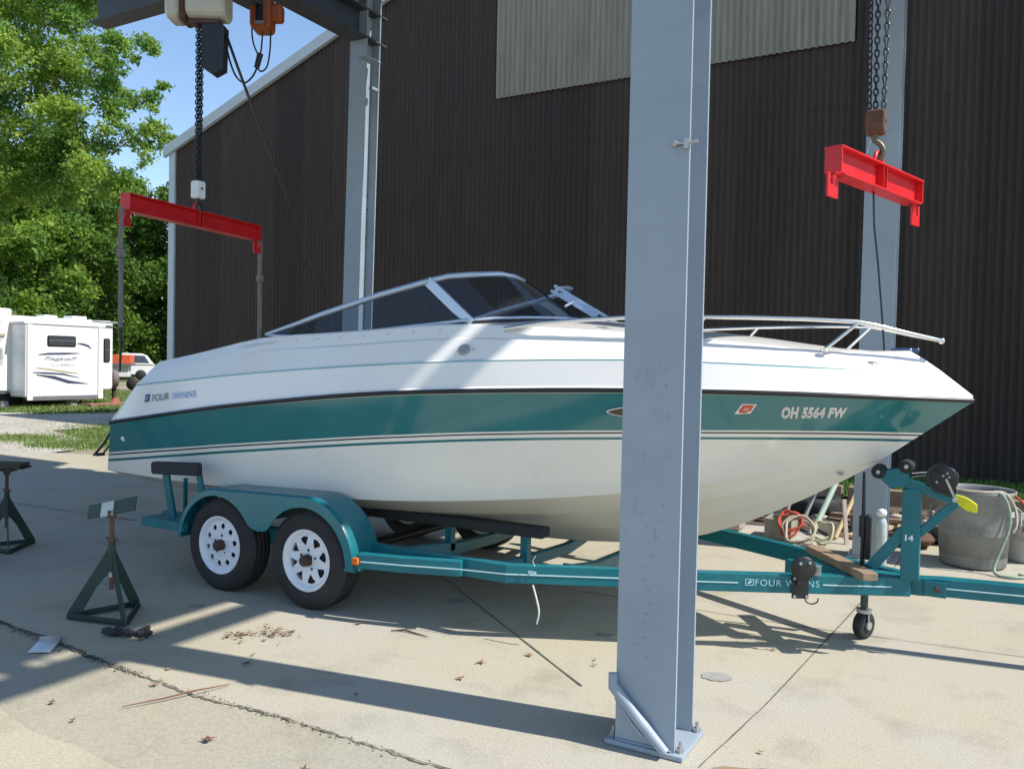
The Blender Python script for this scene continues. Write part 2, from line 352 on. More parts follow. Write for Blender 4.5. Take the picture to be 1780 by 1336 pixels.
b = MB(); b.prism([(X0-.17, 13.25, ZE-.18), (XR, 13.25, roofz(XR)-.06), (X1+.3, 13.25, roofz(X1)-.18), (X1+.3, 13.25, roofz(X1)+.06), (XR, 13.25, roofz(XR)+.18), (X0-.17, 13.25, ZE+.06)], (0, .09, 0)); b.build('gable_trim', TRIM, hall)
b = MB(); b.prism([(X0-.16, 13.36, ZE+.0), (XR, 13.36, roofz(XR)+.12), (X1+.3, 13.36, roofz(X1)), (X1+.3, 13.36, roofz(X1)+.1), (XR, 13.36, roofz(XR)+.22), (X0-.16, 13.36, ZE+.09)], (0, 26.3, 0)); b.build('roof', M('brown_roof_sheet', (.07, .06, .055), .5), hall)
FIB = M('weathered_fibreglass_sheet', (.30, .28, .225), .65, var=.14, scale=2.0, stretch=(3, 3, .3), dirt=(.19, .17, .125), dscale=3.5, dpos=(.5, .85), spec=.2)
corr(-8.02, -1.82, 6.46, lambda x: roofz(x)-.5, 13.35, .105, .045, 'translucent_panel', FIB, hall)
# short row of screw heads
SCR = M('dull_screw', (.12, .12, .12), .5)
for i in range(14):
    b = MB(); b.sphere((-1.05+i*.105, 13.375, 5.62) if i < 10 else (-3.05+(i-10)*.105, 13.376, 3.0-.02*(i-10)), .009, 4); b.build('screw_head', SCR, hall)

sheet('dirt_shade_patch', [(-2.9, 8.7), (-2.2, 8.45), (-1.7, 8.55), (-1.2, 8.35), (-.6, 8.5), (-.1, 8.75), (.5, 8.9), (1.2, 9.3), (1.3, 10.6), (-3.4, 10.6), (-3.2, 9.3)], .007, M('dark_dirt_and_shade', (.09, .07, .052), 1, var=.45, scale=7, dirt=(.2, .16, .11), dscale=5))  # dark soil sheet; its tone also paints the low light around the clutter
# grass bank at the foot of the wall, timber edging and dirt bed
sheet('dirt_bed', [(-9, 10.6), (9, 10.6), (9, 11.05), (-9, 11.05)], -.012, M('dark_soil', (.05, .038, .028), 1, var=.4, scale=12))
sheet('lawn_bank', [(-9, 11.0), (9, 11.0), (9, 13.4), (-9, 13.4)], .02, M('lawn_soil', (.06, .10, .025), 1, var=.3, scale=9))
def grass(name, label, region, n, h, mats, z=0.0, wd=.012, seed=1, blobs=None):
    rnd = random.Random(seed); vs, fs, ms = [], [], []
    for i in range(n):
        if blobs:
            bx, by, brx, bry = rnd.choice(blobs); x, y = rnd.gauss(bx, brx), rnd.gauss(by, bry)
        else: x, y = rnd.uniform(*region[0]), rnd.uniform(*region[1])
        a_ = rnd.uniform(0, 6.283); hh = h*rnd.uniform(.4, 1.2); ww = wd*rnd.uniform(.6, 1.4); dx, dy = math.cos(a_), math.sin(a_); ln = hh*rnd.uniform(0, .7)
        k = len(vs); vs += [(x-dy*ww, y+dx*ww, z), (x+dy*ww, y-dx*ww, z), (x+dx*ln*.4, y+dy*ln*.4, z+hh*.65), (x+dx*ln, y+dy*ln, z+hh)]
        fs += [(k, k+1, k+2), (k+1, k+3, k+2)]; ms += [rnd.randrange(len(mats))]*2
    me = bpy.data.meshes.new(name); me.from_pydata(vs, [], fs); me.polygons.foreach_set('material_index', ms)
    return setp(link_mesh(name, me, mats), label, 'grass', kind='stuff')
GR = [M('grass_blade_a', (.10, .20, .03), .8), M('grass_blade_b', (.15, .27, .04), .8), M('grass_blade_c', (.055, .11, .02), .8)]
grass('grass', 'bright green grass strip growing along the foot of the brown wall', ((-4.5, 5), (11.05, 13.3)), 30000, .10, GR, .02)
grass('weeds', 'patchy green grass tufts beside the gravel on the left', None, 17000, .07, GR+[M('dry_grass', (.30, .26, .12), .9)], -.05, .012, 3,
      [(-15.2, 10.6, .7, .5), (-14.2, 9.0, .35, .25), (-16.5, 12.0, .8, .6), (-13.9, 9.9, .5, .3), (-15.9, 9.2, .5, .25)])
grass('grass', 'green grass growing around the parked camper', ((-36, -21.8), (13.2, 24)), 34000, .10, GR+[M('dry_grass_b', (.26, .23, .10), .9)], -.05, .02, 4)
# ---------------------------------------------------------------- steel lift frame with its roof
def wide_flange(b, c, wx, dy, t, z0, z1, lean=0.0, mi=0):
    for s_ in (-1, 1):
        y = c[1]+s_*(dy/2-t/2)
        b.prism([(c[0]-wx/2, y-t/2, z0), (c[0]+wx/2, y-t/2, z0), (c[0]+wx/2, y+t/2, z0), (c[0]-wx/2, y+t/2, z0)], (lean*(z1-z0), 0, z1-z0), mi)
    b.prism([(c[0]-.005, c[1]-dy/2+t, z0), (c[0]+.005, c[1]-dy/2+t, z0), (c[0]+.005, c[1]+dy/2-t, z0), (c[0]-.005, c[1]+dy/2-t, z0)], (lean*(z1-z0), 0, z1-z0), mi)
def column(c, label, lean=0.0, wx=.255, dy=.25, plate=True):
    r = thing('steel_column', label, 'column', (c[0], c[1], 0), 'wide flange columns carrying the boat lift')
    b = MB(); wide_flange(b, c, wx, dy, .016, .02, 6.9, lean); b.build('shaft', STEEL, r)
    b = MB(); b.box((c[0], c[1]+.01, .0125), (.335, .31, .021)); b.build('base_plate', STEEL, r, bevel=.004)
    for sx in (-1, 1):
        for sy in (-.4, .4):
            x = c[0]+sx*.145; y = c[1]+.01+sy*.28
            b = MB(); b.cyl((x, y, .023), (x, y, .04), .016, n=6, smooth=False); b.cyl((x, y, .04), (x, y, .065), .008, n=8); b.build('anchor_bolt', GALV, r)
    return r
n1 = column((-1.165, 3.34), 'blue grey steel column in the foreground in front of the boat')
b = MB(); b.tube([(-1.303, 3.205, .30), (-1.298, 3.197, .25), (-1.18, 3.19, .135), (-1.065, 3.185, .03)], [.02, .024, .024, .021], 10); b.build('diagonal_brace', STEEL, n1)
b = MB(); b.tube([(-1.29+.01*k, 3.212+random.uniform(-.001, .001), .027+random.uniform(-.002, .002)) for k in range(25)], .005, 6); b.build('weld_bead', STEEL, n1)
b = MB(); b.tube([(-1.285, 3.19, .205), (-1.20, 3.178, .115), (-1.155, 3.178, .075)], .006, 6); b.build('weld_rod', STEEL, n1)
b = MB(); b.cyl((-1.10, 3.205, 2.455), (-1.00, 3.205, 2.455), .007, n=8); b.cyl((-1.10, 3.205, 2.455), (-1.085, 3.205, 2.455), .014, n=6); b.box((-1.045, 3.205, 2.45), (.02, .02, .04)); b.build('clamp_bolt', GALV, n1)
DENT = M('column_scratches', (.23, .275, .33), .6)
b = MB()
for i in range(15):
    x = -1.165+random.gauss(-.015, .018); z = .34+.045*i+random.uniform(-.015, .015)
    b.add([(x-.003-random.random()*.01, 3.2138, z), (x+.006, 3.2138, z-.002), (x+.004+random.random()*.012, 3.2138, z+.004), (x-.002, 3.2138, z+.005)], [(0, 1, 2, 3)])
for k in range(16):
    x, z = -1.165+random.uniform(-.1, .1), random.uniform(.9, 1.6); l_ = random.uniform(.01, .035); d_ = random.uniform(-.6, .2)
    b.add([(x-.0012, 3.2138, z), (x+.0012, 3.2138, z), (x+.0012+d_*l_, 3.2138, z-l_), (x-.0012+d_*l_, 3.2138, z-l_)], [(0, 1, 2, 3)])
b.build('scratches', DENT, n1)
n2 = column((-.80, 7.64), 'blue grey steel column standing behind the bow of the boat', 0.004)
n3 = column((-6.455, 7.63), 'blue grey steel column rising behind the boat windshield', .018, .24)
b = MB()
for i in range(4): b.cyl((-6.349+.018*(3.0+i*.16), 7.60, 3.0+i*.16), (-6.346+.018*(3.0+i*.16)+.02, 7.60, 3.0+i*.16), .007, n=6)
b.build('bolt', BLKM, n3)
b = MB(); b.box((-6.25, 7.56, 5.02), (.14, .26, .012)); b.box((-6.26, 7.66, 4.72), (.05, .10, .03)); b.build('end_bracket', STEEL, n3)
n4 = column((-6.455, 3.34), 'blue grey steel column at the rear near corner of the lift')
def ibeam(name, a, b_, wd, ht, t, mat_, parent, up=(0, 0, 1)):
    a = V(a); b_ = V(b_); b = MB(); d = (b_-a).normalized(); upv = V(up); 
    b.beam(a+upv*(ht/2-t/2), b_+upv*(ht/2-t/2), wd, t); b.beam(a-upv*(ht/2-t/2), b_-upv*(ht/2-t/2), wd, t); b.beam(a, b_, .012, ht-2*t)
    return b.build(name, mat_, parent, bevel=.002)
fr = thing('overhead_frame', 'dark overhead steel beams of the boat lift with a roof on top', 'steel frame', (-4, 5.3, 5.2))
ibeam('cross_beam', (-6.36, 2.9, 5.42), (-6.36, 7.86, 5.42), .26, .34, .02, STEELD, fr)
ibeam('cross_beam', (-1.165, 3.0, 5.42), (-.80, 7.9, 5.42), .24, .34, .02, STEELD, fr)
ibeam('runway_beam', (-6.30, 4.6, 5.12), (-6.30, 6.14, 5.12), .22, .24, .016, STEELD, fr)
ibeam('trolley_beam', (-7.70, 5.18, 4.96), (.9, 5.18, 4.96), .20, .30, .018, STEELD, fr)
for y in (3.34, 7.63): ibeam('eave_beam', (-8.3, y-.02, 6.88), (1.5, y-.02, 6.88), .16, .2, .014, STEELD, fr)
b = MB(); b.prism([(-9.6, 3.1, 7.0), (1.55, 3.1, 7.0), (1.55, 8.12, 7.0), (-3.2, 8.02, 7.0), (-4.7, 7.90, 7.0), (-5.5, 7.95, 7.0), (-5.8, 8.36, 7.0), (-9.6, 8.36, 7.0)], (0, 0, .04)); b.build('roof', ROOFM, fr)  # unseen roof inferred from its shade; kinked edge shaped to light the left column
for x in (-8, -5.5, -3, -.5): b = MB(); b.beam((x, 3.2, 6.985), (x, 7.9, 6.985), .06, .02); b.build('purlin', ROOFM, fr)
b = MB(); b.beam((1.78, 3.0, 6.98), (1.78, 8.3, 6.98), .22, .09); b.build('shade_band_beam', ROOFM, fr)  # unseen beam added beyond the roof edge to cast the dark band
for y in (3.5, 5.6, 7.7): b = MB(); b.beam((1.4, y, 6.97), (1.75, y, 6.97), .03, .02); b.build('shade_band_bracket', ROOFM, fr)  # brackets carrying the added shade-casting beam
for a_, b2 in (((-6.30, 7.50, 5.62), (-6.30, 7.05, 6.7)), ((-6.30, 7.2, 5.6), (-5.75, 7.6, 6.75))):
    b = MB(); b.beam(a_, b2, .06, .06); b.build('brace', STEELD, fr)

# ---------------------------------------------------------------- hoists, chains and red lifting beams
def chain(a, b_, link=.034, r=.0045, wd=.0115, tw=0.0):
    a = V(a); b_ = V(b_); d = b_-a; L = d.length; d.normalize(); n = int(L/link); m = MB(); x0 = d.orthogonal().normalized(); y0 = d.cross(x0)
    for i in range(n):
        c = a+d*(i+.5)*L/n; ph = (i % 2)*math.pi/2+tw; x = x0*math.cos(ph)+y0*math.sin(ph)
        hl = L/n*.5+r*.6; pts = []
        for k in range(10):
            t_ = 2*math.pi*k/10; pts.append(c+x*wd*math.cos(t_)+d*(hl*math.sin(t_)))
        m.tube(pts, r, 5, closed=True)
    return m
def spreader(near, far, ztop, dep, label, wd=.1, lug=.12):
    near = V((*near, ztop)); far = V((*far, ztop)); mid = (near+far)/2; d = (far-near).normalized(); s_ = d.cross(V((0, 0, 1))).normalized()
    r = thing('lifting_beam', label, 'lifting beam', mid, 'red lifting beams hanging from the hoists')
    b = MB(); up = V((0, 0, 1)); t = .011
    b.beam(near-up*t/2, far-up*t/2, wd, t); b.beam(near-up*(dep-t/2)+d*.03, far-up*(dep-t/2)-d*.03, wd, t)
    b.beam(near-up*dep/2, far-up*dep/2, .01, dep-2*t)
    for e, q in ((near, 1), (far, -1)): b.beam(e+d*q*.006-up*t, e+d*q*.006-up*(dep-t), wd*.94, .010, up=d)
    for o in (-.02, .02): b.beam(mid+d*o+s_*.026-up*t, mid+d*o+s_*.026-up*(dep-t), .04, .006, up=d)
    b.build('web_and_flanges', REDP, r, bevel=.0015)
    for e, q in ((near, -1), (far, 1)):
        b = MB(); k = []
        for (u_, z_) in ((-.10, 0), (.0, 0), (.0, -.045), (.012, -.058), (.03, -.055), (.038, -.04), (.038, .005), (.062, .005), (.062, -lug), (-.055, -lug), (-.055, 0)): k.append(e+d*q*u_-up*dep+up*z_-s_*.006)
        b.prism(k, s_*.012); b.build('strap_hook', REDP, r)
    # lifting eye
    pts = [mid+d*.055*math.cos(a_)+up*(.075*math.sin(a_)) for a_ in [math.pi*i/10 for i in range(11)]]
    b = MB(); b.tube(pts, .011, 8); b.build('lifting_eye', REDP, r)
    return r, mid, d, s_
spA, mA, dA, sA = spreader((-6.14, 4.38), (-6.39, 6.04), 2.90, .15, 'dark red lifting beam hanging in the shade over the stern', .11, .12)
spB, mB_, dB, sB = spreader((-.725, 4.66), (-.405, 5.75), 2.75, .15, 'bright red lifting beam hanging in the sun over the bow', .10, .12)
def block(c, w_, h, dpt, mat_, hookm, name, label, zt, zhook, parts=2):
    r = thing(name, label, 'hook block', (c[0], c[1], zt))
    b = MB(); b.rbox((c[0], c[1], zt-h/2), (w_, dpt, h), .02); b.build('body', mat_, r)
    b = MB(); b.cyl((c[0]-w_*.55, c[1], zt-h*.45), (c[0]+w_*.55, c[1], zt-h*.45), .012, n=8); b.build('pin', RUST, r)
    b = MB(); z0 = zt-h; pts = [(c[0], c[1], z0+.02), (c[0], c[1], z0-.03), (c[0]+.03, c[1], z0-.06), (c[0]+.045, c[1], z0-.10), (c[0]+.02, c[1], z0-.145), (c[0]-.02, c[1], z0-.145), (c[0]-.04, c[1], z0-.11)]
    b.tube(smooth(pts, 4), [.02]*5+[.016]*12+[.014]*4+[.012, .011, .009, .008], 8); b.build('hook', hookm, r)
    b = MB(); b.beam((c[0]-.018, c[1], z0-.03), (c[0]-.04, c[1], z0-.11), .014, .004); b.build('latch', CHROME, r)
    return r
block((mA.x, mA.y), .10, .16, .09, WHITEP, BLKM, 'hook_block', 'white hook block between the chains and the dark red lifting beam', 3.17, 3.0)
block((mB_.x-.02, mB_.y), .105, .135, .09, RUST, M('worn_hook_steel', (.16, .13, .09), .5, metal=.5), 'hook_block', 'rusty brown hook block between the chains and the bright red lifting beam', 3.06, 2.9)
for k, (dx, dy) in enumerate(((-.042, 0), (-.014, .02), (.014, -.02), (.042, 0))):
    chain((mA.x+dx*.75, mA.y+dy, 4.62), (mA.x+dx*.6, mA.y+dy, 3.15), .032, .0062, .014, .6*k).build('hoist_chain', BLKM, base=(mA.x+dx, mA.y, 4.6))
for k, (dx, dy) in enumerate(((-.047, 0), (-.004, .0), (.052, -.0))):
    m_ = chain((mB_.x-.025+dx*1.2, mB_.y+dy, 4.80), (mB_.x-.02+dx*.75, mB_.y+dy, 3.04), .036, .0055, .0125, .5*k).build('hoist_chain', BLKM if k < 2 else M('worn_grey_chain', (.09, .09, .09), .35, metal=.8), base=(mB_.x+dx, mB_.y, 4.8))
i_ = 0
LC = ['first dark chain strand from the left above the white hook block', 'second dark chain strand from the left above the white hook block', 'third dark chain strand from the left above the white hook block', 'fourth dark chain strand from the left above the white hook block',
      'left dark chain strand above the rusty hook block', 'middle dark chain strand above the rusty hook block', 'right, shinier chain strand above the rusty hook block']
for o in list(sc.objects):
    if o.name.startswith('hoist_chain') and o.parent is None:
        setp(o, LC[i_], 'chain', 'lift chain strands on the hoists'); i_ += 1
# white electric hoist over the stern
CREAM = M('cream_hoist_enamel', (.52, .50, .42), .4, var=.08, scale=5, dirt=(.22, .15, .10), dscale=7, dpos=(.6, .8), coat=.2)
BROWNM = M('brown_hoist_casting', (.075, .03, .02), .5, var=.2)
h = thing('chain_hoist', 'cream electric chain hoist hanging from the beam end at top left', 'hoist', (-6.25, 5.2, 4.8), )
hx = V((.87, .49, 0)).normalized(); hy = V((-.49, .87, 0)); HR = Matrix((hx, hy, V((0, 0, 1)))).transposed(); hc = V((-6.27, 5.2, 4.73))
def hp(u_, v_, z_): return hc+hx*u_+hy*v_+V((0, 0, z_))
b = MB(); b.rbox(hp(.09, 0, .01), (.36, .26, .26), .07, HR, axis=0); b.build('motor_housing', CREAM, h)
b = MB(); b.rbox(hp(-.20, 0, -.015), (.13, .27, .26), .08, HR, axis=0); b.build('gear_cover', CREAM, h)
b = MB(); b.rbox(hp(-.11, 0, -.01), (.055, .25, .30), .06, HR, axis=0); b.box(hp(.06, 0, -.13), (.28, .12, .06), HR); b.build('chain_guide', BROWNM, h)
b = MB(); b.box(hp(0, 0, .17), (.12, .10, .12), HR); b.build('trolley', BLKM, h)
b = MB(); b.box(hp(.14, -.133, .07), (.24, .008, .055), HR); lab = b.build('rating_band', BLACK, h)
text_fit('lettering', 'TON', lambda u_, v_, w_: hp(.13+.09*u_, -.139-w_, .053+.034*v_), WHITEP, h, size=1, bold=.02)
b = MB(); q = [hp(.045, -.05, -.15), hp(.215, -.05, -.15), hp(.25, -.05, -.18), hp(.24, -.05, -.56), hp(.15, -.05, -.61), hp(.045, -.05, -.54)]
b.prism(q, hy*.12); b.build('chain_bag', BLACK, h)
# orange hoist on the cross beam
ORG = M('orange_hoist_enamel', (.36, .085, .02), .45, var=.25, scale=8, dirt=(.08, .03, .02), dscale=6)
h2 = thing('trolley_hoist', 'orange brown trolley hoist hanging under the dark cross beam', 'hoist', (-6.4, 6.1, 5.0))
oc = V((-6.26, 5.98, 4.97))
def op(u_, v_, z_): return oc+hx*u_+hy*v_+V((0, 0, z_))
b = MB(); b.rbox(op(-.02, 0, -.02), (.20, .22, .34), .05, HR, axis=1); b.build('body', ORG, h2)
b = MB(); b.rbox(op(.11, .02, .0), (.12, .16, .17), .045, HR, axis=0); b.build('motor', ORG, h2)
b = MB(); b.box(op(-.02, -.113, .0), (.07, .008, .26), HR); b.build('cover_slot', BLKM, h2)
b = MB(); b.box(op(-.02, -.115, -.14), (.09, .012, .03), HR); b.build('guide_plate', GALV, h2)
b = MB(); b.tube(smooth([op(-.125, 0, .05), op(-.12, 0, -.25), op(-.06, 0, -.42)]), .008, 6); b.tube([op(-.02, 0, -.19), op(-.03, 0, -.35), op(-.04, 0, -.40)], .008, 6)
b.tube(smooth([op(.06, 0, -.18), op(.055, 0, -.36), op(.035, 0, -.50), op(.0, 0, -.56), op(-.04, 0, -.57), op(-.065, 0, -.54)]), .008, 6); b.build('cable_loop', BLACK, h2)
b = MB(); b.cyl(op(-.04, 0, -.40), op(-.075, 0, -.54), .030, .026, 10); b.build('cable_plug', BLKM, h2)
# cable from the hoist bag
c_ = MB(); c_.tube(smooth([hp(.235, 0, -.25), hp(.245, .1, -.42), hp(.26, .25, -.53), hp(.285, .42, -.53), hp(.305, .58, -.42), (oc+hx*-.075+V((0, 0, -.55)))]), .009, 6); c_.build('link_cable', BLACK, h)
cb = MB(); cb.tube(smooth([hp(.235, 0, -.20), V((-5.93, 5.4, 4.1)), V((-5.88, 5.7, 3.5)), V((-5.82, 6.0, 2.9)), V((-5.75, 6.2, 2.4)), V((-5.64, 6.35, 1.9)), V((-5.6, 6.4, .9)), V((-5.6, 6.45, .02))]), .013, 6)
setp(cb.build('pendant_cable', BLACK, base=(-5.6, 6.4, 0)), 'long black cable slanting down from the cream hoist behind the boat', 'cable')
cb = MB(); cb.tube([(-.585, 5.2, 2.60), (-.575, 5.2, 2.4), (-.55, 5.2, 2.2), (-.52, 5.2, 1.9), (-.50, 5.2, 1.67)], .006, 6)
setp(cb.build('pendant_cable', BLACK, base=(-.5, 5.2, 1.6)), 'thin black cable hanging from the bright red lifting beam to the bow', 'cable')
WEB = M('grey_webbing', (.20, .18, .16), .9, var=.25, scale=14, bump=.4)
def strap(x, y, zt, zb, label, tail):
    r = thing('lifting_strap', label, 'strap', (x, y, zb), 'webbing straps hanging from the dark red lifting beam')
    b = MB(); pts = [(x, y, zt), (x-.004, y, zt-.3), (x+.004, y, (zt+zb)/2), (x, y, zb)]
    for i in range(3): b.beam(pts[i], pts[i+1], .045, .016, up=(0, 1, 0))
    b.rbox((x+.012, y-.01, zt-.38), (.06, .05, .07), .015); b.build('webbing', WEB, r)
    b = MB(); b.tube([(x, y, zb), (x+.01, y, zb-tail*.4), (x, y, zb-tail)], [.014, .012, .008], 6); b.build('rope_tail', BLKM, r)
strap(-6.115, 4.33, 2.78, 1.80, 'grey lifting strap hanging behind the stern in front of the camper', .36)
strap(-6.41, 6.10, 2.76, 1.30, 'grey lifting strap hanging behind the middle of the boat', .3)
# ---------------------------------------------------------------- the boat
YC = 5.15
# keel, chine, rub rail, deck knuckle and coaming lines of the near side: (x, half breadth, z) per station
KEEL=[[-6.03,0.0,0.34],[-5.833,0.0,0.341],[-5.635,0.0,0.342],[-5.438,0.0,0.343],[-5.24,0.0,0.344],[-5.043,0.0,0.345],[-4.845,0.0,0.346],[-4.647,0.0,0.347],[-4.45,0.0,0.348],[-4.253,0.0,0.349],[-4.055,0.0,0.35],[-3.858,0.0,0.352],[-3.66,0.0,0.353],[-3.463,0.0,0.355],[-3.265,0.0,0.357],[-3.068,0.0,0.36],[-2.87,0.0,0.364],[-2.673,0.0,0.369],[-2.475,0.0,0.376],[-2.278,0.0,0.388],[-2.08,0.0,0.406],[-1.883,0.0,0.432],[-1.685,0.0,0.471],[-1.487,0.0,0.529],[-1.29,0.0,0.608],[-1.093,0.0,0.705],[-0.895,0.0,0.813],[-0.698,0.0,0.931],[-0.5,0.0,1.058]]
CHINE=[[-6.03,0.98,0.665],[-5.833,0.984,0.662],[-5.635,0.987,0.659],[-5.438,0.991,0.657],[-5.24,0.994,0.654],[-5.043,0.997,0.653],[-4.845,0.999,0.655],[-4.647,1.0,0.659],[-4.45,0.999,0.662],[-4.253,0.997,0.665],[-4.055,0.993,0.666],[-3.858,0.985,0.668],[-3.66,0.973,0.672],[-3.463,0.956,0.679],[-3.265,0.936,0.689],[-3.068,0.91,0.702],[-2.87,0.875,0.716],[-2.673,0.833,0.733],[-2.475,0.785,0.752],[-2.278,0.732,0.772],[-2.08,0.671,0.794],[-1.883,0.601,0.819],[-1.685,0.521,0.848],[-1.487,0.434,0.881],[-1.29,0.339,0.921],[-1.093,0.236,0.966],[-0.895,0.138,1.01],[-0.698,0.06,1.042],[-0.5,0.0,1.065]]
RAIL=[[-5.8,1.117,1.057],[-5.595,1.124,1.086],[-5.389,1.131,1.115],[-5.184,1.138,1.144],[-4.979,1.145,1.172],[-4.773,1.152,1.2],[-4.568,1.157,1.227],[-4.362,1.161,1.251],[-4.157,1.164,1.274],[-3.952,1.164,1.296],[-3.746,1.162,1.318],[-3.541,1.157,1.338],[-3.336,1.149,1.356],[-3.13,1.136,1.372],[-2.925,1.118,1.384],[-2.72,1.094,1.395],[-2.514,1.064,1.405],[-2.309,1.027,1.413],[-2.104,0.984,1.421],[-1.898,0.935,1.427],[-1.693,0.879,1.431],[-1.487,0.817,1.434],[-1.282,0.747,1.436],[-1.077,0.666,1.436],[-0.871,0.572,1.435],[-0.666,0.461,1.431],[-0.461,0.33,1.427],[-0.255,0.175,1.421],[-0.05,0.0,1.415]]
KNUCKLE=[[-5.56,1.077,1.359],[-5.369,1.084,1.378],[-5.179,1.091,1.396],[-4.988,1.097,1.414],[-4.797,1.102,1.433],[-4.606,1.107,1.452],[-4.416,1.11,1.469],[-4.225,1.112,1.486],[-4.034,1.113,1.501],[-3.844,1.112,1.515],[-3.653,1.107,1.529],[-3.462,1.1,1.542],[-3.271,1.091,1.554],[-3.081,1.08,1.566],[-2.89,1.064,1.577],[-2.699,1.042,1.586],[-2.509,1.013,1.594],[-2.318,0.976,1.6],[-2.127,0.935,1.606],[-1.936,0.891,1.61],[-1.746,0.843,1.613],[-1.555,0.788,1.612],[-1.364,0.723,1.609],[-1.174,0.65,1.604],[-0.983,0.567,1.598],[-0.792,0.476,1.593],[-0.601,0.363,1.588],[-0.411,0.195,1.591],[-0.22,0.0,1.602]]
COAM=[[-5.5,0.929,1.524],[-5.316,0.937,1.551],[-5.133,0.943,1.58],[-4.949,0.949,1.611],[-4.766,0.954,1.644],[-4.582,0.958,1.677],[-4.399,0.961,1.704],[-4.215,0.964,1.721],[-4.031,0.964,1.731],[-3.848,0.964,1.738],[-3.664,0.961,1.747],[-3.481,0.955,1.758],[-3.297,0.947,1.77],[-3.114,0.935,1.783],[-2.93,0.92,1.793],[-2.746,0.901,1.797],[-2.563,0.875,1.794],[-2.379,0.843,1.787],[-2.196,0.806,1.778],[-2.012,0.764,1.768],[-1.829,0.717,1.758],[-1.645,0.665,1.745],[-1.461,0.607,1.73],[-1.278,0.541,1.715],[-1.094,0.467,1.699],[-0.911,0.386,1.684],[-0.727,0.288,1.672],[-0.544,0.159,1.672],[-0.36,0.0,1.685]]
S1F=[0.3896,0.4223,0.4516,0.4769,0.4988,0.5178,0.534,0.5479,0.5607,0.5739,0.5874,0.601,0.6135,0.624,0.633,0.6417,0.6486,0.6517,0.6528,0.6528,0.651,0.6473,0.6408,0.6291,0.61,0.5815,0.5459,0.512,0.4836]
S2F=[0.3522,0.3883,0.4206,0.4485,0.4727,0.4935,0.5113,0.5264,0.5403,0.5545,0.569,0.5834,0.5966,0.6076,0.617,0.6258,0.6328,0.6361,0.637,0.6368,0.6347,0.6305,0.6234,0.6107,0.59,0.5594,0.5214,0.4854,0.4556]
S3F=[0.321,0.3599,0.3948,0.4248,0.4508,0.4732,0.4923,0.5084,0.5233,0.5383,0.5536,0.5686,0.5824,0.5938,0.6035,0.6126,0.6196,0.6229,0.6238,0.6235,0.6212,0.6165,0.6088,0.5952,0.5733,0.5409,0.5009,0.4631,0.4322]
S4F=[0.2458,0.2916,0.3325,0.3678,0.3983,0.4245,0.4466,0.4652,0.4822,0.4993,0.5165,0.5332,0.5484,0.5608,0.5712,0.5806,0.588,0.5914,0.5922,0.5915,0.5885,0.5828,0.5737,0.558,0.5328,0.4961,0.4513,0.4092,0.3748]
S5F=[0.1892,0.2401,0.2856,0.3248,0.3587,0.3877,0.4121,0.4327,0.4514,0.4699,0.4885,0.5065,0.5227,0.5359,0.5468,0.5566,0.5641,0.5676,0.5683,0.5673,0.5638,0.5574,0.5472,0.53,0.5023,0.4623,0.4139,0.3684,0.3312]

NS = len(RAIL)
def side(L, s): return [V((x, YC-s*h, z)) for x, h, z in L]        # s=1: near side, s=-1: far side
def lerp(A, B, f): return [a.lerp(b_, f[i] if isinstance(f, list) else f) for i, (a, b_) in enumerate(zip(A, B))]
boat = thing('motor_boat', 'white speedboat with a teal band resting on a teal trailer', 'boat', (-3, YC, 0))
hull = MB()
def band(mb, A, B, mi, s, k=1, bulge=0.0):
    rows = []
    for j in range(k+1):
        f = j/k; row = [a.lerp(b_, f) for a, b_ in zip(A, B)]
        if bulge: row = [p_+V((0, -s*bulge*4*f*(1-f), 0)) for p_ in row]
        rows.append(row)
    mb.grid(rows, mi, True, flip=(s < 0))
for s in (1, -1):
    K_, C_, R_2 = side(KEEL, s), side(CHINE, s), side(RAIL, s)
    a = lerp(K_, C_, .32); a2 = [p_+V((0, -s*min(.02, .1*abs(p_.y-YC)), .004)) for p_ in a]
    c1 = lerp(K_, C_, .66); c2 = [p_+V((0, -s*min(.022, .1*abs(p_.y-YC)), .004)) for p_ in c1]
    e1 = lerp(K_, C_, .94); e2 = [p_+V((0, -s*min(.03, .1*abs(p_.y-YC)), .0)) for p_ in C_]
    for A, B in ((K_, a), (a, a2), (a2, c1), (c1, c2), (c2, e1), (e1, C_)): band(hull, A, B, 1, s)
    L = [C_]+[lerp(C_, R_2, f) for f in (S5F, S4F, S3F, S2F, S1F)]+[lerp(C_, R_2, [1-.012]*NS)]
    # order from the chine up: white, teal, white, black, white, teal, white edge
    for (A, B, mi, k) in ((L[0], L[1], 0, 4), (L[1], L[2], 2, 1), (L[2], L[3], 0, 1), (L[3], L[4], 3, 1), (L[4], L[5], 0, 1), (L[5], L[6], 2, 3), (L[6], R_2, 0, 1)): band(hull, A, B, mi, s, k)
# transom
tk, tc, tr_ = side(KEEL, 1)[0], side(CHINE, 1)[0], side(RAIL, 1)[0]; tc2, tr2 = side(CHINE, -1)[0], side(RAIL, -1)[0]
f1 = S1F[0]
ta, tb = tc.lerp(tr_, f1), tc2.lerp(tr2, f1)
hull.add([tk, tc, ta, tb, tc2], [(0, 1, 2, 3, 4)], 0); hull.add([ta, tr_, tr2, tb], [(0, 1, 2, 3)], 2)
hull.build('hull', [GEL, GELLOW, TEAL, BLACK], boat)
# rub rail
for s in (1, -1):
    b = MB(); L = side(RAIL, s); b.tube([p_+V((0, -s*.004, .008)) for p_ in L], .0135, 8); 
    b.build('rub_rail', BLACK, boat)
b = MB(); b.tube([side(RAIL, 1)[0]+V((0, 0, .008)), side(RAIL, -1)[0]+V((0, 0, .008))], .0135, 8); b.build('rub_rail', BLACK, boat)
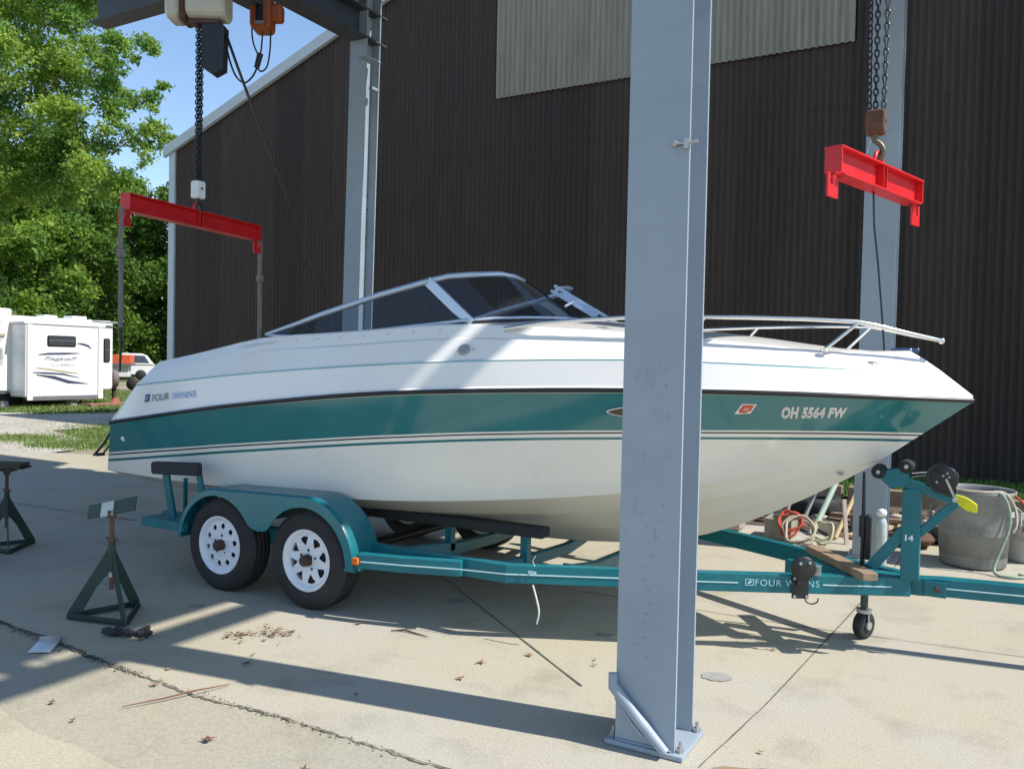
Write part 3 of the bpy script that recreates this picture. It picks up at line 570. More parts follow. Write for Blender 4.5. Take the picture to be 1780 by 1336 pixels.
# deck: ledge above the rail, side, pinstripe ledge, upper side, top
def inset(L, s, d, dz): return [V((p_.x, p_.y+s*min(d, abs(p_.y-YC)), p_.z+dz)) for p_ in L]
deck = MB(); TOP = {}
for s in (1, -1):
    R0, KN, CO = side(RAIL, s), side(KNUCKLE, s), side(COAM, s)
    r1 = [p_+V((0, -s*.004*0, .018)) for p_ in R0]; r2 = inset(r1, s, .014, .016)
    k0 = inset(KN, -s, -.0, -.012); k1 = inset(KN, s, .0, -.004); k2 = inset(KN, s, .016, .004)
    led = lerp(KN, CO, .62); l1 = inset(led, s, -.006, -.006); l2 = inset(led, s, .014, .004)
    lfac = [max(0, min(1, (p_.x+4.6)/1.0, (-.5-p_.x)/.5)) for p_ in led]
    l1 = [q.lerp(w_, f) for q, w_, f in zip(lerp(KN, CO, .60), l1, lfac)]; l2 = [q.lerp(w_, f) for q, w_, f in zip(lerp(KN, CO, .64), l2, lfac)]
    g_ = [max(0, min(1, (-.62-p_.x)/.5)) for p_ in CO]
    k1 = [q.lerp(w_, max(0, min(1, (-.45-q.x)/.4))) for q, w_ in zip(k0, k1)]; k2 = [q.lerp(w_, max(0, min(1, (-.45-q.x)/.4))) for q, w_ in zip(k0, k2)]
    c0 = CO; c1_ = [q.lerp(w_, g) for q, w_, g in zip(CO, inset(CO, s, .012, .010), g_)]; c2_ = [q.lerp(w_, g) for q, w_, g in zip(CO, inset(CO, s, .03, .012), g_)]
    for A, B, mi, k in ((R0, r1, 0, 1), (r1, r2, 0, 1), (r2, k0, 0, 3), (k0, k1, 1, 1), (k1, k2, 0, 1), (k2, l1, 0, 2), (l1, l2, 0, 1), (l2, c0, 0, 2), (c0, c1_, 0, 1), (c1_, c2_, 0, 1)): band(deck, A, B, mi, s, k)
    TOP[s] = c2_
    # nose facet and stern face pieces are closed below
nA, nB = TOP[1], TOP[-1]
i0 = next(i for i, p_ in enumerate(nA) if p_.x > -2.95)      # windshield station
iE = next(i for i, p_ in enumerate(nA) if p_.x > -4.35)
def crown(x): return [(-2.95, .07), (-2.4, .085), (-1.5, .055), (-.8, .03), (-.3, 0)]
def cz(x):
    T = crown(x)
    if x <= T[0][0]: return T[0][1]
    for (a_, u_), (c_, w_) in zip(T, T[1:]):
        if x <= c_: return u_+(w_-u_)*(x-a_)/(c_-a_)
    return 0
rows = []
for i in range(i0, NS):
    a, c = nA[i], nB[i]; rows.append([a.lerp(c, j/12)+V((0, 0, cz(a.x)*(1-(2*j/12-1)**2))) for j in range(13)])
deck.grid(rows, 0)
rows = []
for i in range(0, iE+1):
    a, c = nA[i], nB[i]; rows.append([a.lerp(c, j/10)+V((0, 0, .03*(1-(2*j/10-1)**2)-.03)) for j in range(11)])
deck.grid(rows, 2)
# stern slope
deck.grid([[side(RAIL, 1)[0].lerp(side(RAIL, -1)[0], j/6) for j in range(7)], [side(KNUCKLE, 1)[0].lerp(side(KNUCKLE, -1)[0], j/6) for j in range(7)], [nA[0].lerp(nB[0], j/6) for j in range(7)]], 0, False)
# nose: close the stem between the deck edge and the rail
a, c, e = side(COAM, 1)[-1], side(KNUCKLE, 1)[-1], side(RAIL, 1)[-1]
# cockpit well
well = MB(); P1 = [p_ for p_ in nA[iE:i0+1]]; P2 = [p_ for p_ in nB[iE:i0+1]]
fl = [V((p_.x, p_.y+.12, 1.0)) for p_ in P1]; fl2 = [V((p_.x, p_.y-.12, 1.0)) for p_ in P2]
well.grid([P1, fl]); well.grid([fl, fl2], 1, False); well.grid([fl2, P2]); well.grid([[P1[0], P2[0]], [fl[0], fl2[0]]], 0, False); well.grid([[P1[-1]+V((0, .25, 0)), P2[-1]-V((0, .25, 0))], [fl[-1], fl2[-1]]], 0, False)
well.build('cockpit_liner', [GEL, FOAM], boat)
dk = deck.build('deck', [GEL, PIN, VINYL], boat)
for s in (1, -1):
    b = MB(); b.rbox((-3.55, YC-s*.42, 1.28), (.46, .46, .16), .05); st_ = b.build('seat', VINYL, boat)
    b = MB(); b.rbox((-3.80, YC-s*.42, 1.52), (.14, .46, .50), .05, axis=0); b.build('backrest', VINYL, st_)
b = MB(); b.rbox((-2.93, YC+.5, 1.55), (.40, .62, .42), .08); b.build('helm_console', DARK, boat)
b = MB(); b.rbox((-2.93, YC-.5, 1.55), (.36, .50, .40), .08); b.build('passenger_console', DARK, boat)
b = MB(); wc = V((-3.18, YC+.45, 1.74)); wa = V((-.75, 0, .6)).normalized(); wx_ = V((0, 1, 0)); wy_ = wa.cross(wx_)
b.tube([wc+.17*(math.cos(t_)*wx_+math.sin(t_)*wy_) for t_ in [2*math.pi*k/20 for k in range(20)]], .012, 6, closed=True)
for k in range(3):
    t_ = math.pi/2+k*2*math.pi/3; b.cyl(wc-wa*.03, wc+.17*(math.cos(t_)*wx_+math.sin(t_)*wy_), .01, n=6)
b.cyl(wc-wa*.2, wc, .02, n=8); b.build('steering_wheel', BLKM, boat)
# windshield
ws = bpy.data.objects.new('windshield', None); sc.collection.objects.link(ws); ws.parent = boat; ws.empty_display_size = .1; OFF[ws.name] = OFF[boat.name]
def mir(p_, s): return V((p_[0], YC+(p_[1]-YC)*s, p_[2]))
tail = (-4.46, 4.31, 1.745); T0 = (-3.10, 4.37, 2.085); B0 = (-2.74, 4.29, 1.832); PK = (-2.83, 4.44, 2.125); PK2 = (-2.72, 4.62, 2.145); T1 = (-2.69, 4.90, 2.125); B1 = (-2.29, 4.90, 1.868)
top = [(-4.46, 4.31, 1.745), (-4.2, 4.32, 1.812), (-3.96, 4.335, 1.882), (-3.48, 4.355, 2.005), T0]
bot = [(-4.46, 4.31, 1.745), (-4.33, 4.29, 1.732), (-4.11, 4.265, 1.728), (-3.47, 4.26, 1.765), (-3.03, 4.275, 1.805), B0]
front_top = [T0, (-2.97, 4.40, 2.115), PK, PK2, (-2.68, 4.75, 2.14), T1]; front_bot = [B0, (-2.60, 4.36, 1.845), (-2.47, 4.50, 1.857), (-2.37, 4.68, 1.865), B1]
for s in (1, -1):
    f = MB()
    f.tube([mir(p_, s) for p_ in top], [.012, .017, .020, .021, .021], 6); f.tube([mir(p_, s) for p_ in bot], .012, 6)
    f.beam(mir(B0, s)-V((-.02, 0, .02)), mir(T0, s), .062, .022, up=(0, 1, 0))
    f.tube([mir(p_, s) for p_ in front_top], [.021, .020, .019, .017, .014, .012], 6); f.tube([mir(p_, s) for p_ in front_bot], .010, 6)
    fr_o = f.build('window_frame', ALU, ws)
    f = MB(); f.tube([mir(p_, s) for p_ in (T1, B1)], .009, 6); f.tube([mir((p_[0], p_[1], p_[2]-.022), s) for p_ in bot[1:]], .011, 6)
    f.tube([mir((p_[0]+.005, p_[1], p_[2]-.016), s) for p_ in front_bot], .008, 6); f.build('rubber_seal', BLACK, ws)
    g = MB(); n_ = 9
    def pl(L, t_):
        L = [V(p_) for p_ in L]; d_ = [0]
        for a_, c_ in zip(L, L[1:]): d_.append(d_[-1]+(c_-a_).length)
        x = t_*d_[-1]
        for i in range(len(L)-1):
            if x <= d_[i+1]+1e-9: return L[i].lerp(L[i+1], (x-d_[i])/(d_[i+1]-d_[i]))
        return L[-1]
    tt = [mir(pl(top, i/n_), s) for i in range(n_+1)]; bb = [mir(pl(bot, i/n_), s) for i in range(n_+1)]
    g.grid([tt, bb], 0, True, s < 0); g.build('pane', GLASS, ws)
    g = MB(); tt = [mir(pl(front_top, i/n_), s) for i in range(n_+1)]; bb = [mir(pl(front_bot, i/n_), s) for i in range(n_+1)]
    g.grid([tt, bb], 0, True, s < 0); g.build('pane', GLASS, ws)
# centre hinged frame folded open against the far side pane
f = MB(); a_, c_ = V((-2.72, 5.38, 2.12)), V((-2.20, 5.36, 1.835)); d_ = (c_-a_).normalized(); nn = V((.3, -.95, .1)).normalized(); pp = d_.cross(nn).normalized()
for o in (-.021, .021): f.beam(a_+pp*o, c_+pp*o, .02, .02, up=pp)
f.beam(a_+d_*.10, c_-d_*.18, .05, .016, up=nn); f.beam(a_+d_*.02, a_+d_*.05, .05, .016, up=nn); f.beam(c_-d_*.06, c_, .06, .02, up=nn)
f.cyl(a_+d_*.2, a_+d_*.22+V((-.02, -.14, -.035)), .009, n=6)
f.build('hinged_frame', ALU, ws)
# bow rails
b = MB(); st = []
nr = [(-2.47, 4.26, 1.775), (-2.25, 4.29, 1.81), (-2.02, 4.34, 1.83), (-1.78, 4.40, 1.845), (-1.35, 4.53, 1.852), (-1.14, 4.61, 1.852), (-.85, 4.74, 1.848), (-.61, 4.87, 1.838), (-.52, 4.92, 1.82), (-.38, 5.02, 1.785), (-.24, 5.12, 1.752), (-.21, 5.15, 1.745)]
for s in (1, -1):
    b = MB(); b.tube([mir(p_, s) for p_ in nr], .0125, 8)
    b.tube([mir((-.60, 4.875, 1.835), s), mir((-.76, 4.79, 1.685), s)], .010, 8); b.cyl(mir((-.76, 4.79, 1.672), s), mir((-.76, 4.79, 1.692), s), .022, n=10)
    b.tube([mir((-1.35, 4.53, 1.85), s), mir((-1.46, 4.50, 1.73), s)], .010, 8)
    b.build('bow_rail', CHROME, boat)
b = MB(); b.sphere((-.21, 5.15, 1.745), .018, 8); b.build('rail_cap', CHROME, boat)
# cleats, vent, porthole, light, navigation lamp, tow eye, trim tab
def S2(A, B, t_, f, s=1, out=.003):
    i = min(int(t_), NS-2); u_ = t_-i; LA, LB = side(A, s), side(B, s)
    a = LA[i].lerp(LA[i+1], u_); b_ = LB[i].lerp(LB[i+1], u_); p_ = a.lerp(b_, f)
    ex = (LA[i+1].lerp(LB[i+1], f)-LA[i].lerp(LB[i], f)).normalized(); ey = (b_-a).normalized(); n_ = ex.cross(ey).normalized()*s
    return p_+n_*out, ex, ey, n_
def cleat(x, y, z):
    b = MB(); b.tube([(x-.05, y, z+.004), (x-.02, y, z+.007), (x+.02, y, z+.006), (x+.05, y, z-.001)], [.003, .006, .006, .003], 8); b.rbox((x, y, z-.004), (.05, .02, .014), .004); b.build('cleat', CHROME, boat)
cleat(-.545, 4.90, 1.612); cleat(-.545, 5.40, 1.612); cleat(-1.95, 4.50, 1.785)
p_, ex, ey, n_ = S2(KNUCKLE, COAM, 15.16, .30)
b = MB(); b.lathe([(0, .006), (.020, .006), (.03, .008), (.036, .004), (.038, 0)], p_, n_, 20); b.build('vent_cap', M('grey_vent', (.30, .31, .33), .5), boat)
b = MB(); b.lathe([(0, .003), (.006, .003), (.007, 0)], p_+ex*.062, n_, 8); b.build('snap', GALV, boat)
def eye(w_, h_, k=14):
    o = []
    for j in range(2*k):
        t_ = 2*math.pi*j/(2*k); x = math.cos(t_); o.append((w_*x, h_*math.copysign(abs(math.sin(t_))**1.25, math.sin(t_))))
    return o
pp_, ex, ey, n_ = S2(CHINE, RAIL, 20.74, .83, out=.002)
b = MB(); o1 = [pp_+ex*x+ey*y+n_*.004 for x, y in eye(.22, .041)]; b.tube(o1, .0055, 6, closed=True); pf = b.build('porthole', CHROME, boat)
b = MB(); o1 = [pp_+ex*x+ey*y+n_*.003 for x, y in eye(.216, .038)]; b.add(o1, [list(range(len(o1)))]); b.build('pane', M('bronze_port_glass', (.05, .025, .012), .1, coat=.6), pf)
p_, ex, ey, n_ = S2(CHINE, RAIL, .85, .66)
b = MB(); b.lathe([(0, .006), (.016, .006), (.022, 0)], p_, n_, 16); b.build('drain_fitting', WHITEP, boat)
for i in range(9):
    b = MB(); p_, ex, ey, n_ = S2(KNUCKLE, COAM, 6.0+i*1.02, .86, out=.002); b.lathe([(0, .003), (.004, .003), (.005, 0)], p_, n_, 8); b.build('snap', GALV, boat)
p_ = S2(KEEL, CHINE, 26.97, .46)[0]
b = MB(); b.lathe([(0, .004), (.012, .004), (.013, 0)], p_, S2(KEEL, CHINE, 26.97, .46)[3], 10); b.tube([p_+V((-.02, -.008, .005)), p_+V((-.005, -.028, 0)), p_+V((.02, -.01, .004))], .004, 6); b.build('tow_eye', GALV, boat)
b = MB(); b.rbox((-.41, 5.2, 1.685), (.11, .06, .04), .014); b.rbox((-.345, 5.2, 1.692), (.05, .05, .026), .01); b.build('bow_light', M('blue_black_lamp_cover', (.03, .08, .2), .3), boat)
b = MB(); b.tube([(-5.90, 4.12, 1.00), (-6.02, 4.13, .88), (-6.13, 4.13, .79)], .010, 6); b.tube([(-5.95, 4.16, .90), (-6.09, 4.16, .78)], .008, 6); b.box((-6.11, 4.15, .785), (.05, .07, .02)); b.build('trim_strut', BLKM, boat)
b = MB(); b.rbox((-5.85, YC, 1.03), (.16, 1.6, .05), .02); b.build('swim_step', GEL, boat)
# lettering
def on(A, B, t0, t1, f0, f1, out=.003, slant=0.0):
    def fn(u_, v_, w_):
        tt_ = t0+(t1-t0)*(u_+slant*v_); return S2(A, B, tt_, f0+(f1-f0)*v_, out=out)[0]
    return fn
DECAL = M('silver_decal', (.66, .66, .64), .4)
text_fit('registration_number', 'OH 5564 FW', on(CHINE, RAIL, 24.12, 25.62, .745, .885, .003, -.14), DECAL, boat, size=1, bold=.06, shear=.10, spacing=1.08)
STK = M('orange_red_sticker', (.62, .09, .03), .5)
b = MB(); f_ = on(CHINE, RAIL, 22.93, 23.30, .80, .905, .002); b.grid([[f_(0, 0, 0), f_(1, .05, 0)], [f_(0.05, 1, 0), f_(1, .97, 0)]], 0, False); sk = b.build('sticker', WHITEP, boat)
b = MB(); f_ = on(CHINE, RAIL, 22.98, 23.26, .812, .893, .003); b.add([f_(.0, .25, 0), f_(.25, 0, 0), f_(.75, 0, 0), f_(1, .3, 0), f_(1, 1, 0), f_(.05, 1, 0)], [(0, 1, 2, 3, 4, 5)]); b.build('sticker_shield', STK, sk)
text_fit('sticker_year', '22', on(CHINE, RAIL, 23.06, 23.19, .838, .868, .0045), WHITEP, sk, size=1, bold=.02)
NAVY = M('navy_decal', (.02, .03, .16), .4); FADE = M('faded_blue_decal', (.33, .43, .72), .5); GREYD = M('grey_decal', (.17, .20, .26), .5)
b = MB(); f_ = on(RAIL, KNUCKLE, 1.36, 1.62, .47, .685, .002, -.93); b.grid([[f_(0, 0, 0), f_(1, 0, 0)], [f_(0, 1, 0), f_(1, 1, 0)]], 0, False); lg = b.build('emblem', NAVY, boat)
b = MB(); b.add([f_(.15, .2, 0)+V((0, -.0015, 0)), f_(.35, .2, 0)+V((0, -.0015, 0)), f_(.62, .75, 0)+V((0, -.0015, 0)), f_(.42, .8, 0)+V((0, -.0015, 0))], [(0, 1, 2, 3)])
b.add([f_(.5, .2, 0)+V((0, -.0015, 0)), f_(.6, .2, 0)+V((0, -.0015, 0)), f_(.88, .75, 0)+V((0, -.0015, 0)), f_(.74, .78, 0)+V((0, -.0015, 0))], [(0, 1, 2, 3)]); b.build('emblem_mark', FADE, lg)
text_fit('maker_lettering', 'FOUR', on(RAIL, KNUCKLE, 1.82, 2.80, .455, .66, .003, -.245), GREYD, boat, size=1, bold=.01)
text_fit('maker_lettering', 'WINNS', on(RAIL, KNUCKLE, 2.98, 4.32, .44, .64, .003, -.18), FADE, boat, size=1, bold=.01)
text_fit('model_lettering', 'FREEDOM', on(KNUCKLE, COAM, 5.1, 6.9, .80, .89, .003), M('ghost_lettering', (.60, .61, .62), .5), boat, size=1, shear=.2)
# ---------------------------------------------------------------- the trailer
tl = thing('boat_trailer', 'teal tandem axle trailer with white wheels under the speedboat', 'trailer', (-3, YC, 0))
def rail_path(s): return [mir((x, y, z), s) for x, y, z in ((-5.25, 4.10, .385), (-2.32, 4.10, .385), (-1.79, 4.36, .385), (-1.32, 4.58, .385), (-.33, 5.10, .385))]
def boxrail(b, pts, wd, ht, mi=0):
    up = V((0, 0, 1)); secs = []
    for i, p_ in enumerate(pts):
        d_ = (pts[min(i+1, len(pts)-1)]-pts[max(i-1, 0)]).normalized(); n_ = d_.cross(up).normalized()
        secs.append([p_+n_*wd/2+up*ht/2, p_-n_*wd/2+up*ht/2, p_-n_*wd/2-up*ht/2, p_+n_*wd/2-up*ht/2])
    vs = [q for s_ in secs for q in s_]; m_ = len(pts)
    b.add(vs, [(i*4+k, i*4+(k+1) % 4, (i+1)*4+(k+1) % 4, (i+1)*4+k) for i in range(m_-1) for k in range(4)]+[(3, 2, 1, 0), tuple(range(m_*4-4, m_*4))], mi)
for s in (1, -1):
    b = MB(); boxrail(b, rail_path(s), .06, .105); b.build('frame_rail', TRT, tl, bevel=.006)
    b = MB(); boxrail(b, [mir(p_, s) for p_ in ((-3.24, 3.90, .375), (-2.95, 3.955, .378), (-2.60, 4.055, .383))], .06, .09); b.build('fender_strut', TRT, tl, bevel=.006)
    b = MB(); boxrail(b, [mir(p_, s) for p_ in ((-5.22, 3.90, .395), (-4.78, 3.90, .395))], .05, .06); b.box(mir((-5.19, 4.03, .395), s), (.06, .26, .055)); b.box(mir((-5.0, 4.0, .428), s), (.40, .16, .006)); b.build('step', TRT, tl, bevel=.004)
PINW = M('white_pinstripe', (.55, .72, .74), .4)
L = [p_+V((-.0, -.0335, 0)) for p_ in rail_path(1)[1:]]; L = [V((-3.2, 3.868, .375)), V((-2.95, 3.923, .378)), V((-2.60, 4.018, .383))]+L
def cutx(P_, x0, x1):
    o = []
    for a_, c_ in zip(P_, P_[1:]):
        for k in range(12):
            q = a_.lerp(c_, k/12)
            if x0 <= q.x <= x1: o.append(q)
    return o
for x0, x1 in ((-9, -1.14), (-.765, 0)): b = MB(); boxrail(b, cutx(L, x0, x1), .006, .006); b.build('pinstripe', PINW, tl)
# tongue
b = MB(); boxrail(b, [V((-1.0, YC, .385)), V((-.28, YC, .385)), V((-.16, YC+.02, .392)), V((1.3, YC+.25, .40))], .08, .10); b.build('tongue', TRT, tl, bevel=.006)
b = MB(); boxrail(b, [V((-.24, YC-.046, .385)), V((-.15, YC-.03, .392)), V((1.3, YC+.205, .402))], .006, .006); b.build('pinstripe', PINW, tl)
b = MB(); b.box((-.20, YC-.045, .385), (.11, .012, .085)); b.build('hinge_plate', TRT, tl, bevel=.003)
b = MB(); b.cyl((-.19, YC-.05, .385), (-.19, YC-.068, .385), .016, n=6, smooth=False); b.build('hinge_bolt', RUST, tl)
b = MB(); b.tube([(1.3, YC+.25, .40), (1.45, YC+.27, .41)], [.04, .05], 10); b.build('coupler', TRT, tl)
# curved cross members
for x in (-4.95, -3.05, -2.05):
    b = MB(); z0 = .40; pts = [V((x, 4.30 if x > -2.5 else 4.12, z0)), V((x, 4.42, z0-.03)), V((x, 4.7, z0-.07)), V((x, YC, z0-.085))]
    pts = pts+[mir(p_, -1) for p_ in pts[-2::-1]]; boxrail(b, pts, .05, .075); b.build('cross_member', TRT, tl, bevel=.004)
for x in (-2.55,):
    b = MB(); pts = [V((x, 4.12, .37)), V((x+.05, 4.5, .33)), V((x+.1, YC, .32)), V((x+.12, 5.7, .40)), V((x+.12, 5.95, .54))]; boxrail(b, pts, .05, .07); b.build('cross_member', TRT, tl, bevel=.004)
# axles
for x in (-4.45, -3.67):
    b = MB(); b.cyl((x, 4.06, .30), (x, 6.24, .30), .035, n=12); b.build('axle', BLKM, tl)
# bunks
for s in (1, -1):
    bz = lambda x: .50+.02*max(0, x+3)
    b = MB(); b.rbox(mir((-3.77, 4.60, .528), s), (2.86, .12, .065), .014, axis=0); b.build('bunk_board', FOAM, tl)
    for x in (-5.0, -3.05, -2.48):
        b = MB(); b.beam(mir((x, 4.60, .33), s), mir((x, 4.60, .50), s), .05, .05); b.build('bunk_bracket', TRT, tl)
# wheels
HUBM = M('rusty_dark_hub', (.065, .035, .026), .75, var=.4, scale=30)
def wheel(x, s, kind):
    yo = 3.90 if s > 0 else 4.12; c = mir((x, yo+.095, .312), s); ax = V((0, -s, 0))
    r = bpy.data.objects.new('wheel', None); sc.collection.objects.link(r); r.parent = tl; OFF[r.name] = OFF[tl.name]; r.empty_display_size = .1
    b = MB(); prof = [(.187, -.08), (.20, -.092), (.235, -.098), (.275, -.094), (.298, -.082), (.310, -.066)]
    for k, h_ in enumerate((-.066, -.038, -.034, -.006, -.002+.004, .034, .038, .066)): pass
    for (h0, h1) in ((-.066, -.04), (-.032, -.006), (.006, .032), (.04, .066)): prof += [(.313, h0), (.313, h1), (.304, h1+.002), (.304, h1+.006)]
    prof = prof[:-2]+[(.310, .066), (.298, .082), (.275, .094), (.235, .098), (.20, .092), (.187, .08)]
    b.lathe(prof, c, ax, 56); b.build('tyre', RUBBER, r)
    b = MB(); b.lathe([(.187, -.08), (.17, -.06), (.155, -.02), (.15, .03), (.16, .06), (.172, .072), (.187, .078), (.196, .088), (.196, .092), (.188, .092), (.180, .086), (.172, .080), (.166, .070), (.162, .055)], c, ax, 48)
    # wheel disc with holes
    cu_ = bpy.data.curves.new('d', 'CURVE'); cu_.dimensions = '2D'; cu_.fill_mode = 'BOTH'; cu_.extrude = .003
    def spl(pts):
        sp = cu_.splines.new('POLY'); sp.points.add(len(pts)-1); sp.use_cyclic_u = True
        for i, (u_, v_) in enumerate(pts): sp.points[i].co = (u_, v_, 0, 1)
    spl([(.168*math.cos(2*math.pi*k/56), .168*math.sin(2*math.pi*k/56)) for k in range(56)])
    if kind == 'round':
        for j in range(10):
            a = 2*math.pi*(j+.3)/10; spl([(.127*math.cos(a)+.0185*math.cos(q), .127*math.sin(a)+.0185*math.sin(q)) for q in [2*math.pi*k/12 for k in range(12)]])
    else:
        for j in range(8):
            a = 2*math.pi*(j+.3)/8; pts = []
            for (rr_, aa) in ((.131, -.25), (.138, -.13), (.139, 0), (.138, .13), (.131, .25), (.112, .18), (.088, .05), (.084, 0), (.088, -.05), (.112, -.18)): pts.append((rr_*1.08*math.cos(a+aa), rr_*1.08*math.sin(a+aa)))
            spl(pts)
    o = bpy.data.objects.new('d', cu_); sc.collection.objects.link(o); bpy.context.view_layer.update()
    me = bpy.data.meshes.new_from_object(o.evaluated_get(bpy.context.evaluated_depsgraph_get())); bpy.data.objects.remove(o)
    ux = V((1, 0, 0)); uz = V((0, 0, 1))
    vs = []
    for v in me.vertices:
        rr_ = math.hypot(v.co.x, v.co.y); dish = .060+.012*math.exp(-((rr_-.12)/.035)**2)-(.010 if rr_ < .06 else 0)
        vs.append(c+ux*v.co.x+uz*v.co.y+ax*(v.co.z+dish))
    b.add(vs, [list(p_.vertices) for p_ in me.polygons]); b.build('rim', RIM, r)
    b = MB(); b.lathe([(.0, .045), (.150, .045), (.154, -.05)], c, ax, 32, smooth=False); b.build('dark_hole_backing', DARK, r)  # dark insert added so the wheel holes read as shaded recesses
    b = MB(); b.lathe([(.045, .04), (.04, .06), (.036, .085), (.034, .115), (.028, .122), (0, .124)], c, ax, 20); b.build('hub', HUBM, r)
    for j in range(5):
        a = 2*math.pi*(j+.2)/5; q = c+ux*.062*math.cos(a)+uz*.062*math.sin(a); b = MB(); b.cyl(q+ax*.04, q+ax*.072, .0125, .010, 6); b.build('wheel_nut', BLKM, r)
for s in (1, -1):
    wheel(-4.45, s, 'round'); wheel(-3.67, s, 'slot')
# fenders
def arc(cx_, cz_, r, a0, a1, n=14): return [(cx_+r*math.cos(R_(a0+(a1-a0)*k/n)), cz_+r*math.sin(R_(a0+(a1-a0)*k/n))) for k in range(n+1)]
outer = [(-4.825, .33)]+arc(-4.45, .315, .372, 172, 84, 12)+[(-4.2, .693), (-3.9, .703)]+arc(-3.66, .315, .395, 96, 4, 14)+[(-3.262, .30)]
inner = [(-3.335, .30)]+arc(-3.67, .30, .350, 4, 144, 16)+[(-3.965, .478), (-4.0, .462), (-4.05, .455), (-4.10, .462), (-4.14, .478)]+arc(-4.45, .30, .350, 36, 172, 14)+[(-4.795, .33)]
for s in (1, -1):
    f = bpy.data.objects.new('fender', None); sc.collection.objects.link(f); f.parent = tl; OFF[f.name] = OFF[tl.name]; f.empty_display_size = .1
    b = MB(); N1, N2 = len(outer), len(inner)
    def rs(P_, n):
        P_ = [V((x, 0, z)) for x, z in P_]; d_ = [0]
        for a_, c_ in zip(P_, P_[1:]): d_.append(d_[-1]+(c_-a_).length)
        o = []
        for k in range(n):
            x = d_[-1]*k/(n-1)
            for i in range(len(P_)-1):
                if x <= d_[i+1]+1e-9: o.append(P_[i].lerp(P_[i+1], (x-d_[i])/max(1e-9, d_[i+1]-d_[i]))); break
        return o
    # match the two outlines by x so that the plate stays clean
    A = rs(outer, 61)
    inn = [V((x, 0, z)) for x, z in inner[::-1]]; B = []
    fr_ = [0, .155, .31, .455, .47, .50, .53, .545, .69, .845, 1.0]
    B = rs([(p_.x, p_.z) for p_ in inn], 61)
    y0 = 3.872 if s > 0 else 4.09
    for off_, fl_ in ((0, False), (.006, True)):
        b.grid([[mir((p_.x, y0+off_, p_.z), s) for p_ in A], [mir((p_.x, y0+off_, p_.z), s) for p_ in B]], 0, False, fl_)
    b.grid([[mir((p_.x, y0, p_.z), s) for p_ in B], [mir((p_.x, y0+.006, p_.z), s) for p_ in B]], 0, True)
    b.build('side_plate', TRTW, f)
    b = MB(); rows = []
    for y, dz in ((y0, 0), (y0+.012, .010), (y0+.04, .014), (y0+.253, .012)):
        rows.append([mir((p_.x, y, p_.z+dz*(1 if k not in (0, 60) else 0)), s) for k, p_ in enumerate(A)])
    b.grid(rows); b.grid([[q+V((0, 0, -.005)) for q in r_] for r_ in rows]); b.build('top_skin', TRT, f)
    b = MB(); b.rbox(mir((-3.235, y0-.01, .375), s), (.045, .02, .042), .008); b.build('marker_lamp', AMBER, f)
# guide posts at the rear
for s in (1, -1):
    g = bpy.data.objects.new('guide_post', None); sc.collection.objects.link(g); g.parent = tl; OFF[g.name] = OFF[tl.name]; g.empty_display_size = .1
    b = MB(); ry = Matrix.Rotation(R_(-3.0), 3, 'Y'); b.rbox(mir((-4.92, 3.93, .79), s), (.48, .055, .088), .020, ry, axis=1); b.build('pad', FOAM, g)
    for (pa, pb, w2) in (((-5.10, 3.975, .80), (-5.02, 3.99, .42), .06), ((-4.745, 3.975, .79), (-4.70, 4.0, .50), .04), ((-4.98, 4.06, .70), (-5.03, 4.10, .42), .02)):
        b = MB(); b.beam(mir(pa, s), mir(pb, s), w2, .022, up=(0, 1, 0)); b.build('post', TRT, g)
b = MB(); b.beam((-4.9, 4.35, .40), (-4.9, 4.35, .60), .07, .05); b.build('bunk_bracket', TRT, tl)
# winch post
wp = bpy.data.objects.new('winch_post', None); sc.collection.objects.link(wp); wp.parent = tl; OFF[wp.name] = OFF[tl.name]; wp.empty_display_size = .1
yp = 5.07
b = MB(); b.box((-.325, yp, .68), (.095, .075, .50)); b.build('post', TRT, wp, bevel=.005)
def fl(a, c, wd=.055, y=yp, th=.05): b.beam((a[0], y, a[1]), (c[0], y, c[1]), th, wd, up=(0, 0, 1))
b = MB(); b.beam((-.40, yp, .975), (-.095, yp, .885), .06, .055); b.build('arm', TRT, wp, bevel=.004)
b = MB(); b.beam((-.11, yp, .875), (-.29, yp, .685), .045, .045); b.build('strut', TRT, wp, bevel=.003)
b = MB(); b.beam((-.345, yp, .715), (-.52, yp, .475), .05, .06); b.build('strut', TRT, wp, bevel=.003)
for yy in (yp-.045, yp+.045): b = MB(); b.prism([(-.52, yy, 1.01), (-.345, yy, 1.05), (-.34, yy, .96), (-.43, yy, .925)], (0, .008, 0)); b.build('roller_bracket', TRT, wp)
for x, z in ((-.495, 1.015), (-.355, 1.055)):
    b = MB(); b.lathe([(.012, -.06), (.03, -.06), (.038, -.05), (.038, -.02), (.028, 0), (.038, .02), (.038, .05), (.03, .06), (.012, .06)], (x, yp, z), (0, -1, 0), 20); b.build('roller', RUBBER, wp)
    b = MB(); b.cyl((x, yp-.07, z), (x, yp+.07, z), .011, n=8); b.build('roller_pin', GALV, wp)
wn_ = bpy.data.objects.new('winch', None); sc.collection.objects.link(wn_); wn_.parent = tl; OFF[wn_.name] = OFF[tl.name]; wn_.empty_display_size = .1
for y in (yp-.05, yp+.05):
    o = [(-.185+.075*math.cos(t_), y, 1.008+.075*math.sin(t_)) for t_ in [math.pi*1.08-k*math.pi*1.16/14 for k in range(15)]]
    b = MB(); b.prism(o+[(-.115, y, .905), (-.22, y, .93)], (0, .004, 0)); b.build('side_plate', BLKM, wn_)
